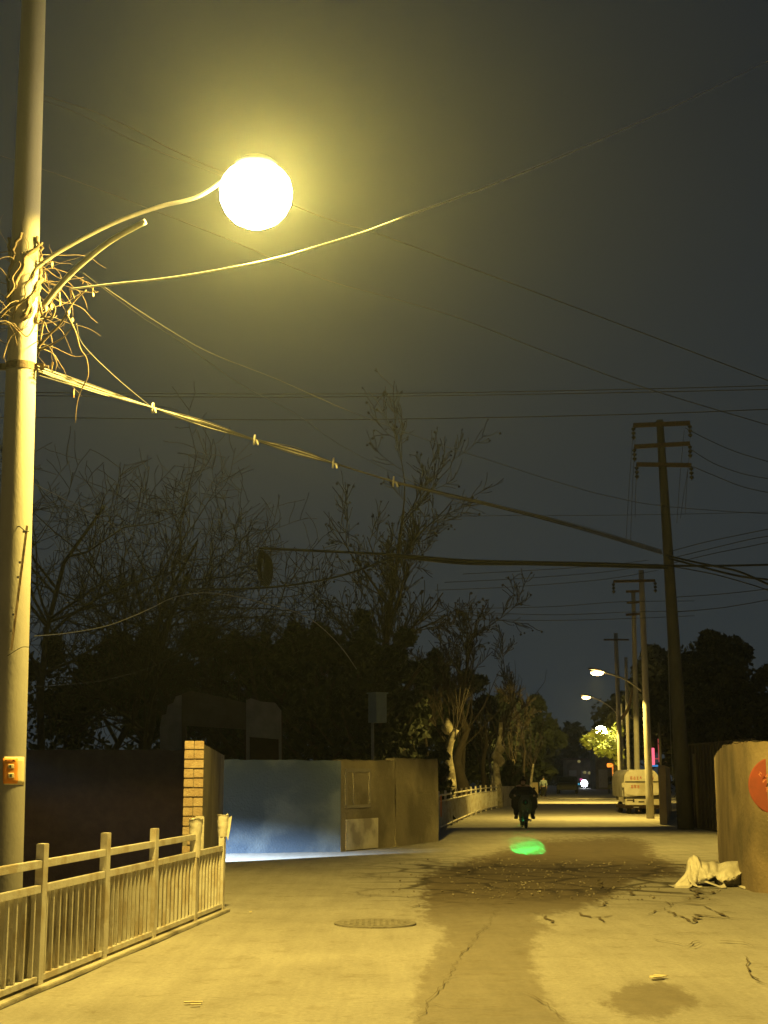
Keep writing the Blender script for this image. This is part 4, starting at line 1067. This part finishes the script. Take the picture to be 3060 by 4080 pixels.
def fingers(wrist, d, side, up, s=1.0):
    """palm and five curled fingers"""
    wrist = Vector(wrist); d = Vector(d).normalized(); side = Vector(side).normalized(); up = Vector(up).normalized()
    palm = wrist + d*.055*s; ch = [[(wrist, .022*s), (palm, .026*s)]]
    for k, L in enumerate((.070,.080,.074,.058)):
        b = palm + side*(k-1.5)*.020*s + d*.03*s
        ch.append([(palm, .026*s), (b, .010*s), (b + d*L*.5*s - up*.012*s, .009*s), (b + d*L*.7*s - up*.045*s, .008*s)])
    tb = wrist + d*.03*s - side*.03*s
    ch.append([(palm, .026*s), (tb, .012*s), (tb - side*.012*s + d*.03*s - up*.025*s, .010*s), (tb + d*.055*s - up*.045*s, .009*s)])
    return ch
# rider and scooter, coming toward us
S0 = G(2098, 3303); S0.z = 0
def S(x, y, z): return S0 + Vector((x, y, z))
scoot = thing('electric_scooter', S0, 'black electric scooter ridden toward the camera down the road', 'scooter')
wheelrot = Matrix.Rotation(R(90), 3, 'Y')
for yy in (.22, 1.42):
    w = MB(); nseg = 28
    for i in range(nseg):
        a0 = 2*math.pi*i/nseg; a1 = 2*math.pi*(i+1)/nseg
        w.tube([S(0, yy + math.cos(a0)*.18, .235 + math.sin(a0)*.18), S(0, yy + math.cos(a1)*.18, .235 + math.sin(a1)*.18)], .052, 8, cap=False)
    wo = w.build('wheel', M['tyre'], scoot, smooth=True)
    MB().lathe(S(0, yy, .235), [(.03,-.04),(.14,-.02),(.14,.02),(.03,.04)], 16, wheelrot).build('rim', M['steel'], wo)
def loft(rings, m, name, parent, n=20, sq=3.0):
    mb = MB(); b = 0
    for (c, rx, ry) in rings:
        for k in range(n):
            a = 2*math.pi*k/n; ca, sa = math.cos(a), math.sin(a)
            mb.v.append(Vector(c) + Vector((rx*math.copysign(abs(ca)**(2/sq), ca), ry*math.copysign(abs(sa)**(2/sq), sa), 0)))
    for i in range(len(rings)-1):
        for k in range(n): mb.f.append((i*n+k, i*n+(k+1)%n, (i+1)*n+(k+1)%n, (i+1)*n+k))
    mb.f += [tuple(range(n))[::-1], tuple(range((len(rings)-1)*n, len(rings)*n))]
    return mb.build(name, m, parent, smooth=True)
loft([(S(0,.20,.30),.07,.16),(S(0,.2,.44),.095,.19),(S(0,.22,.50),.08,.14)], M['shield'], 'front_fender', scoot)
loft([(S(0,.40,.34),.10,.05),(S(0,.38,.55),.19,.09),(S(0,.34,.78),.21,.10),(S(0,.36,.95),.14,.09),(S(0,.40,1.02),.09,.06)], M['shield'], 'leg_shield', scoot)
MB().box(S(0,.68,.26), (.30,.62,.07)).build('footboard', M['dark'], scoot, bevel=.02)
loft([(S(0,1.12,.28),.10,.34),(S(0,1.12,.50),.15,.40),(S(0,1.14,.68),.15,.38)], M['dark'], 'rear_body', scoot)
loft([(S(0,1.08,.69),.13,.34),(S(0,1.08,.75),.15,.36),(S(0,1.08,.79),.12,.32)], M['rubber'], 'seat', scoot)
hb = MB().tube(smoothpath([S(-.33,.50,1.0), S(-.2,.42,1.02), S(0,.38,1.0), S(.2,.42,1.02), S(.33,.50,1.0)]), .016, 8).build('handlebar', M['dark'], scoot, smooth=True)
for sx in (-1, 1):
    MB().tube([S(sx*.22,.42,1.02), S(sx*.27,.40,1.18)], .008, 6).build('mirror_stem', M['dark'], hb)
    MB().lathe(S(sx*.29,.40,1.22), [(.03,-.035),(.055,0),(.03,.035)], 12).build('mirror', M['dark'], hb, smooth=True)
    MB().tube([S(sx*.06,.22,.235), S(sx*.07,.33,.62)], .02, 8).build('fork', M['steel'], scoot)
MB().lathe(S(0,.255,.80), [(.02,-.03),(.085,-.02),(.085,.02)], 18, Matrix.Rotation(R(90),3,'X')).build('headlight', M['glass'], scoot, smooth=True)
MB().box(S(.165,.33,.245), (.05,.03,.07), Matrix.Rotation(R(35),3,'Y')).build('reflector', M['hiviz'], scoot)
rider = thing('person', S(0,1.0,.79), 'person in a bulky dark coat and hood riding the scooter toward the camera', 'person')
pel = S(0,1.02,.87); chest = S(0,.90,1.17); neck = S(0,.86,1.33)
ch = [[(pel,.15),(S(0,.96,1.02),.15),(chest,.17),(neck,.06),(S(0,.83,1.40),.075),(S(0,.82,1.46),.085)]]
for sx in (-1,1):
    sh = S(sx*.19,.90,1.26); el = S(sx*.36,.80,.99); wr_ = S(sx*.30,.54,1.01)
    ch.append([(chest,.17),(sh,.065),(el,.05),(wr_,.026)]); ch += [c for c in fingers(wr_, (0,-1,0), (sx,0,0), (0,0,1), .95)]
    hip = S(sx*.10,1.0,.85); kn = S(sx*.20,.56,.72); an_ = S(sx*.235,.62,.36)
    ch.append([(pel,.15),(hip,.095),(kn,.07),(an_,.04),(S(sx*.25,.50,.325),.038)])
body = skinned('body', ch, M['skin'], rider)
ch = [[(pel,.20),(S(0,.96,1.02),.20),(chest,.18),(S(0,.88,1.27),.10)]]
for sx in (-1,1): ch.append([(chest,.18),(S(sx*.20,.90,1.20),.10),(S(sx*.34,.82,1.06),.115),(S(sx*.38,.74,.95),.10),(S(sx*.31,.60,1.0),.06)])
skinned('coat', ch, M['darkcloth'], rider)
ch = []
for sx in (-1,1): ch.append([(S(0,1.0,.84),.17),(S(sx*.12,.95,.80),.14),(S(sx*.23,.56,.70),.12),(S(sx*.26,.60,.50),.085),(S(sx*.25,.62,.36),.065)])
skinned('trousers', ch, M['darkcloth'], rider)
# winter apron over the knees
loft([(S(0,.52,.50),.30,.07),(S(0,.50,.66),.41,.12),(S(0,.52,.85),.41,.14),(S(0,.58,1.02),.34,.14),(S(0,.66,1.14),.22,.12)], M['darkcloth'], 'lap_apron', rider, sq=2.4)
for sx in (-1,1):
    loft([(S(sx*.27,.52,.288),.055,.15),(S(sx*.27,.53,.34),.05,.12),(S(sx*.255,.58,.41),.045,.06)], M['rubber'], 'shoe', rider)
# hood and face
hd_ = MB(); hc_ = S(0,.83,1.43)
for i in range(13):
    th = math.pi*i/12
    for k in range(20):
        a = 2*math.pi*k/20; hd_.v.append(hc_ + Vector((.115*math.sin(th)*math.cos(a), .02 + .13*math.sin(th)*math.sin(a), .01 + .15*math.cos(th))))
for i in range(12):
    for k in range(20):
        a = 2*math.pi*(k+.5)/20
        if math.sin(a) < -.62 and 3 < i < 9: continue
        hd_.f.append((i*20+k, i*20+(k+1)%20, (i+1)*20+(k+1)%20, (i+1)*20+k))
hd_.build('hood', M['darkcloth'], rider, smooth=True)
fc = MB().tube([hc_+Vector((0,-.085,.0)), hc_+Vector((0,-.108,-.025)), hc_+Vector((0,-.09,-.035))], [.008,.012,.006], 6)
fc.build('nose', M['skin'], rider, smooth=True)
ey = MB()
for sx in (-1,1): ey.lathe(hc_+Vector((sx*.032,-.085,.012)), [(.003,-.008),(.011,0),(.003,.008)], 8)
ey.box(hc_+Vector((0,-.083,-.058)), (.04,.008,.006)); ey.build('eyes_and_mouth', M['dark'], rider, smooth=True)

# pedestrian far off
wk0 = G(2166, 3180); wk0.z = 0
walker = thing('person', wk0, 'person in dark clothes walking on the far left side of the road', 'person')
def Wp(x, y, z): return wk0 + Vector((x, y, z*.86))
pel = Wp(0,0,.92); chest = Wp(0,0,1.28)
ch = [[(pel,.12),(Wp(0,0,1.08),.11),(chest,.14),(Wp(0,0,1.46),.055),(Wp(0,-.01,1.56),.08),(Wp(0,-.01,1.66),.08)]]
for sx in (-1,1):
    ch.append([(chest,.14),(Wp(sx*.18,0,1.38),.06),(Wp(sx*.24,.03*sx,1.12),.045),(Wp(sx*.23,-.08*sx,.88),.025)])
    ch += fingers(Wp(sx*.23,-.08*sx,.88), (0,-.1,-1), (0,1,0), (sx,0,0))
    ch.append([(pel,.12),(Wp(sx*.09,0,.86),.09),(Wp(sx*.10,-.10*sx,.50),.06),(Wp(sx*.10,-.14*sx+.06,.09),.04),(Wp(sx*.10,-.14*sx-.10,.05),.035)])
skinned('body', ch, M['skin'], walker)
ch = [[(pel,.15),(Wp(0,0,1.08),.14),(chest,.17),(Wp(0,0,1.40),.09)]]
for sx in (-1,1): ch.append([(chest,.17),(Wp(sx*.18,0,1.38),.08),(Wp(sx*.245,.03*sx,1.12),.065),(Wp(sx*.235,-.07*sx,.92),.045)])
skinned('jacket', ch, M['boxgrey'], walker)
ch = []
for sx in (-1,1): ch.append([(Wp(0,0,.90),.13),(Wp(sx*.09,0,.84),.11),(Wp(sx*.10,-.10*sx,.50),.08),(Wp(sx*.10,-.13*sx+.05,.12),.06)])
skinned('trousers', ch, M['darkcloth'], walker)
MB().lathe(Wp(0,.01,1.64), [(.09,-.05),(.10,.02),(.085,.08),(.03,.12)], 12).build('hair', M['dark'], walker, smooth=True)

# green pattern light thrown on the road by the scooter
def laser():
    ld = bpy.data.lights.new('green_pattern_light', 'POINT'); ld.energy = 1.0; ld.color = (.01,1.0,.13); ld.shadow_soft_size = .003; ld.use_nodes = True
    n = ld.node_tree; em = n.nodes['Emission']; N = n.nodes.new; Lk = n.links.new
    src = S(0,.10,.86); o = bpy.data.objects.new('green_pattern_light', ld); COL.objects.link(o); o.parent = scoot; o.location = src - S0
    tc = N('ShaderNodeTexCoord'); s = N('ShaderNodeSeparateXYZ'); Lk(tc.outputs['Normal'], s.inputs[0])
    def ma(op, a, b=None, c=None):
        x = N('ShaderNodeMath'); x.operation = op
        for i, v in enumerate((a, b, c)):
            if v is None: continue
            if isinstance(v, (int, float)): x.inputs[i].default_value = v
            else: Lk(v, x.inputs[i])
        return x.outputs[0]
    SGN = LSIGN
    dz = ma('MAXIMUM', ma('MULTIPLY', s.outputs['Z'], -SGN), .02)
    t = ma('DIVIDE', src.z, dz)
    wx = ma('MULTIPLY', ma('MULTIPLY', s.outputs['X'], SGN), t); wy = ma('MULTIPLY', ma('MULTIPLY', s.outputs['Y'], SGN), t)
    x = ma('ADD', wx, src.x); y = ma('ADD', wy, src.y)          # where the ray meets the road
    # sheared frame of the patch: its length runs toward us, slightly slanted
    ce = G(2096, 3366); a1 = G(2033, 3368); a2 = G(2166, 3372); f1 = G(2140, 3338); f2 = G(2060, 3400)
    hw = (a2.x - a1.x)/2*1.12; hl = (f1.y - f2.y)/2*1.12
    v_ = ma('DIVIDE', ma('SUBTRACT', y, ce.y), hl); sh_ = (f1.x - f2.x)/2
    u_ = ma('DIVIDE', ma('SUBTRACT', ma('SUBTRACT', x, ce.x), ma('MULTIPLY', v_, sh_*.5)), hw)
    ru_ = ma('ADD', ma('POWER', ma('ABSOLUTE', u_), 3.0), ma('POWER', ma('ABSOLUTE', v_), 3.0))
    mask = ma('MULTIPLY', ma('LESS_THAN', ru_, .95), ma('LESS_THAN', ma('MULTIPLY', s.outputs['Z'], SGN), -.02))
    wa = ma('SINE', ma('ADD', ma('MULTIPLY', u_, 15.0), ma('MULTIPLY', v_, 8.0)))
    wb = ma('SINE', ma('SUBTRACT', ma('MULTIPLY', v_, 8.5), ma('MULTIPLY', u_, 3.0)))
    ringm = N('ShaderNodeMapRange'); ringm.inputs['From Min'].default_value = -.7; ringm.inputs['From Max'].default_value = .35
    Lk(ma('ADD', wa, ma('MULTIPLY', wb, .7)), ringm.inputs['Value'])
    pat = ma('ADD', ringm.outputs[0], .07)
    # the projector gives every part of the patch its share: undo distance and slant
    comp = ma('POWER', ma('DIVIDE', t, 7.0), 3.0)
    Lk(ma('MULTIPLY', ma('MULTIPLY', mask, pat), ma('MULTIPLY', comp, LPOW)), em.inputs['Strength'])
    return o
LSIGN = 1.0; LPOW = 1250.0
laser()

# ================================================================ WHITE VAN (rear)
vf = G(2562, 3244); VX = vf.x; VY = vf.y; DV = VY
van = thing('van', (VX, VY + 1.5, 0), 'small dirty white van with faded red lettering parked behind the lamp pole', 'van')
pw_ = 1.5/142      # metres to a pixel at the van
def V(px, py, dy=0): return Vector((VX + (px - 2562)*pw_, VY + dy, (3244 - py)*pw_*.985))
outl = [(2492,3177),(2490,3120),(2493,3090),(2502,3075),(2514,3067),(2560,3066),(2600,3066),(2612,3070),(2624,3082),(2630,3095),(2631,3150),(2631,3163)]
MB().prism([V(x, y) for x, y in outl], (0,3.2,0)).build('body', M['whitepaint'], van, bevel=.03)
MB().prism([V(2495,3113,-.03), V(2494,3117,-.03), V(2630,3117,-.03), V(2630,3113,-.03)], (0,.02,0)).build('hatch_seam', M['dark'], van)
MB().prism([V(x, y, .05) for x, y in ((2493,3162),(2630,3163),(2631,3185),(2497,3185))], (0,.5,0)).build('dark_gap', M['dark'], van)
hp = [(2496,3163),(2629,3164),(2628,3166),(2600,3170),(2540,3171),(2515,3168)]
MB().prism([V(x, y, -.05) for x, y in hp], (0,.06,0)).build('hatch_lip', M['whitepaint'], van)
MB().prism([V(x, y, -.12) for x, y in ((2490,3183),(2631,3184),(2632,3208),(2492,3208))], (0,.16,0)).build('bumper', M['whitepaint'], van, bevel=.015)
MB().prism([V(x, y, -.16) for x, y in ((2544,3192),(2566,3192),(2566,3196),(2544,3196))], (0,.03,0)).build('number_plate_recess', M['dark'], van)
MB().prism([V(x, y, -.15) for x, y in ((2498,3186),(2524,3186),(2524,3190),(2498,3190))], (0,.03,0)).build('tail_light', M['rust'], van)
MB().prism([V(x, y, -.15) for x, y in ((2521,3184),(2527,3184),(2527,3196),(2521,3196))], (0,.03,0)).build('latch', M['dark'], van)
MB().prism([V(x, y, .1) for x, y in ((2494,3208),(2631,3208),(2629,3222),(2498,3222))], (0,2.6,0)).build('chassis', M['rust'], van)
for sx in (-.52, .52):
    for dy in (.45, 2.6):
        w = MB().lathe(Vector((VX + sx, VY + dy, .24)), [(.2,-.09),(.24,-.06),(.24,.06),(.2,.09)], 22, wheelrot).build('wheel', M['tyre'], van, smooth=True)
        MB().lathe(Vector((VX + sx + (.01 if sx > 0 else -.01), VY + dy, .24)), [(.12,-.1),(.13,.1)], 16, wheelrot).build('rim', M['steel'], w)
MB().bar(V(2524,3216,-.05), V(2546,3216,-.05), .05, .03).build('tow_bar', M['steel'], van)
MB().tube([V(2544,3232,-.15), V(2550,3226,.3)], .04, 8).build('exhaust', M['rust'], van, smooth=True)
MB().box(V(2487,3128,.1), (.10,.12,.2)).build('wing_mirror', M['whitepaint'], van, bevel=.02)
MB().box(V(2488,3150,.3), (.05,.05,.5)).build('side_strip', M['steel'], van)
# red lettering, faded strokes like the two worn rows on the hatch
gl = [[(0,1,.9,0),(0,.5,.8,0),(0,.1,.9,0),(-.3,.5,.9,90),(.2,.5,.9,90)], [(0,.9,.6,0),(-.3,.4,.8,90),(0,.5,.6,0),(.25,.4,.8,90),(0,.0,.7,0)], [(0,.5,1,90),(0,.9,.9,0),(0,.45,.7,0),(0,.05,.9,0)], [(-.2,.5,1,80),(.2,.5,1,100),(0,.6,.7,0),(0,.95,.5,0)], [(0,.95,.9,0),(-.25,.4,.8,90),(.3,.45,.8,90),(0,.45,.5,0),(0,.0,.8,0)]]
tx = MB()
for (x0, y0, seq, sz) in ((2520,3106,(0,1,2,3),.125),(2522,3140,(4,0,1),.12),(2606,3106,(2,),.11)):
    for k, gi in enumerate(seq):
        for (ax_, az_, L_, an_) in gl[gi]:
            c = V(x0 + k*(12.5), y0, -.012) + Vector((ax_*sz*.8, 0, az_*sz))
            tx.box(c, (L_*sz*.75, .01, sz*.16), Matrix.Rotation(R(-an_), 3, 'Y'))
tx.build('red_lettering', M['redpaint'], van)

# ================================================================ FAR TRAFFIC AND SIGNS
def car(loc, label, ang=0, m='carpaint', s=1.0):
    t = thing('parked_car', loc, label, 'car', 'cars parked along the far road'); L = Vector(loc)
    rot = Matrix.Rotation(ang, 3, 'Z')
    def C(x, y, z): return L + rot @ Vector((x*s, y*s, z*s))
    prof = [(-2.1,.35),(-2.1,.75),(-1.9,.9),(-1.2,1.0),(-.6,1.45),(1.0,1.5),(1.7,1.0),(2.1,.85),(2.1,.35)]
    MB().prism([C(-.85, y, z) for y, z in prof], rot @ Vector((1.7*s,0,0))).build('body', M[m], t, bevel=.06)
    MB().prism([C(-.70, -1.17, 1.03), C(.70, -1.17, 1.03), C(.60, -.68, 1.38), C(-.60, -.68, 1.38)], rot @ Vector((0,-.02,.02))).build('windscreen', M['glass'], t)
    for x in (-.78, .78):
        for y in (-1.35, 1.35): MB().lathe(C(x, y, .33), [(.28,-.1),(.33,-.07),(.33,.07),(.28,.1)], 16, rot @ wheelrot).build('wheel', M['tyre'], t, smooth=True)
        MB().lathe(C(x*.75, -2.11, .68), [(.11,-.02),(.1,.02)], 12, rot @ Matrix.Rotation(R(90),3,'X')).build('headlight', M['glass'], t)
    return t
rd = math.atan2(.16, 1)
car(G(2262, 3163), 'dark parked car on the left side of the far road', -rd)
car(G(2462, 3160), 'dark parked car left of the lamp pole by the van', -rd)
def signlit(name, px, py, w, h, D, col, s, label, dp=.15):
    c = P(px, py, D); k = D/F
    o = MB().box(c, (w*k, dp, h*k)).build(name, emit('lit_' + name, col, s), org=c, bevel=min(w,h)*k*.15); return tag(o, label, 'lit sign')
osn = thing('shop_sign', P(2434, 3050, 150), 'glowing orange shop sign with a lit column at the far end of the road', 'lit sign')
k = 150/F; om = emit('orange_sign_light', (1.0,.30,.03), 1.6)
MB().box(P(2434,3049,150), (30*k,.3,15*k)).build('sign_box', om, osn, bevel=.05)
MB().box(P(2445,3088,150), (10*k,.3,62*k)).build('lit_column', emit('orange_column_light', (1.0,.34,.05), .75), osn, bevel=.05)
signlit('pink_neon', 2602, 3014, 11, 66, 66, (1.0,.16,.26), 1.1, 'tall pink neon tube sign above the white van')
signlit('blue_neon', 2604, 3051, 34, 7, 67, (.05,.32,.75), .7, 'small blue lit strip sign just above the van roof')
pf = thing('neon_frame', P(2620, 3020, 67), 'faint pink lit frame right of the pink neon tube', 'lit sign'); pm = emit('dim_pink_light', (.8,.14,.14), .35)
MB().box(P(2624,2990,67), (3*67/F,.06,90*67/F)).build('upright', pm, pf)
MB().box(P(2614,3023,67), (18*67/F,.06,5*67/F)).build('crossbar', pm, pf)
signlit('green_sign', 2395, 3053, 9, 7, 170, (.08,.6,.25), .6, 'tiny green lit sign far down the road')
signlit('red_sign', 2410, 3053, 10, 9, 165, (.9,.25,.22), .8, 'tiny pink red lit sign beside the orange sign')
signlit('window_light', 2372, 3062, 7, 8, 200, (.6,.5,.25), .25, 'faint yellow window light far down the road')
signlit('window_light', 2340, 3098, 6, 7, 205, (.6,.5,.28), .3, 'pale yellow window light low at the end of the road')
signlit('window_light', 2386, 3094, 5, 12, 200, (.55,.42,.22), .22, 'narrow warm doorway light left of the orange column')
signlit('window_light', 2412, 3098, 8, 6, 180, (.6,.35,.2), .3, 'small warm light low beside the orange column')
signlit('white_sign', 2455, 3084, 9, 9, 140, (.75,.75,1.0), 2.5, 'small white diamond light right of the orange column')
signlit('blue_shop_light', 2293, 3117, 7, 36, 178, (.06,.42,.62), .9, 'blue lit upright sign left of the oncoming headlight')
signlit('blue_strip_light', 2304, 3124, 12, 7, 178, (.06,.42,.62), .7, 'low blue lit strip at the foot of the blue sign')
signlit('magenta_light', 2316, 3106, 11, 9, 180, (.7,.10,.35), .8, 'small magenta light above the oncoming headlight')
for k, (px, py, lb) in enumerate(((2330,3078,'pale round lantern left of the road'),(2348,3080,'pale round lantern nearer the road'),(2307,3034,'dim lantern high on the left of the road'))):
    c = P(px, py, 190); tag(MB().lathe(c, [(.05,-.2),(.2,-.1),(.22,.1),(.05,.2)], 12).build('lantern', emit('dim_lantern', (.5,.42,.15), .35), org=c, smooth=True), lb, 'lantern', 'dim lanterns far down the road')
ob = thing('oncoming_motorbike', P(2328, 3160, 170), 'oncoming motorbike seen as one glaring white headlight', 'motorbike'); ob.location.z = 0
c = P(2328, 3122, 170)
MB().lathe(c, [(.05,-.1),(.34,-.05),(.38,.02)], 16, Matrix.Rotation(R(90),3,'X')).build('headlight', emit('glaring_headlight', (.9,.9,1.0), 90), ob)
MB().tube([Vector((c.x, c.y+.3, .3)), Vector((c.x, c.y+.2, c.z))], .2, 8).lathe(Vector((c.x, c.y+.1, .32)), [(.26,-.06),(.32,0),(.26,.06)], 16, wheelrot).build('front_fork', M['dark'], ob)
# distant shop fronts on the right
for k, (px, D, w, h, lb) in enumerate(((2425,158,5,4.2,'far low shop building behind the orange sign'),(2362,215,9,4.5,'farthest low building at the end of the road'),(2300,195,5,3.6,'far low building on the left beyond the blue sign'))):
    c = P(px, 3085, D); t = thing('shop_building', (c.x, D+1, 0), lb, 'building', 'far shop buildings')
    MB().box((c.x + 1.2, D+3, h/2), (w, 4, h)).build('wall', M['plaster'], t)
    MB().box((c.x + 1.2, D+2.9, h + .12), (w+.6, 4.6, .24)).build('roof', M['rust'], t)
    for j in range(3): MB().box((c.x + 1.2 - w/3 + j*w/3, D+.98, 1.2), (w/5, .05, 2.0)).build('shutter', M['steel'], t)

# ================================================================ SIDE LANE LIGHT (left, out of frame; added fixture for an inferred headlamp)
FLP = Vector((-7.35, 23.75, 2.3))
fl = thing('floodlight', (FLP.x-.3, FLP.y-.25, -1.6), 'cool white floodlight on a short pole beside the side lane', 'floodlight')
MB().tube([FLP + Vector((-.3,-.25,-3.9)), FLP + Vector((-.3,-.25,.1))], .06, 12).build('post', M['steel'], fl, smooth=True)
h = MB().box(FLP + Vector((-.14,-.12,.02)), (.22,.22,.16), Matrix.Rotation(R(40),3,'Z')).build('head', M['dark'], fl, bevel=.02)
so = spot('flood_light', FLP, (-3.5, 27.35, 0), 30000, (.62,.79,1.0), R(70), .85, .02, h)
so.scale = (1.0, .34, 1.0)

# ================================================================ HAZE
hz = MB().box((0, 145, 13), (298, 348, 30.5)).build('haze', None, org=(0,0,0)) if False else None
me = bpy.data.meshes.new('haze'); b_ = MB().box((0, 145, 9.6), (297.9, 347.9, 24.6)); me.from_pydata([tuple(v) for v in b_.v], [], b_.f)
hm_ = bpy.data.materials.new('night_haze'); hm_.use_nodes = True; n = hm_.node_tree
n.nodes.remove(n.nodes['Principled BSDF']); pv = n.nodes.new('ShaderNodeVolumePrincipled')
pv.inputs['Color'].default_value = (.78,.92,1.0,1); pv.inputs['Density'].default_value = .00047; pv.inputs['Anisotropy'].default_value = .83
n.links.new(pv.outputs[0], n.nodes['Material Output'].inputs['Volume']); me.materials.append(hm_)
hz = bpy.data.objects.new('haze', me); COL.objects.link(hz); tag(hz, kind='stuff', label='thin night haze filling the street air', cat='haze')
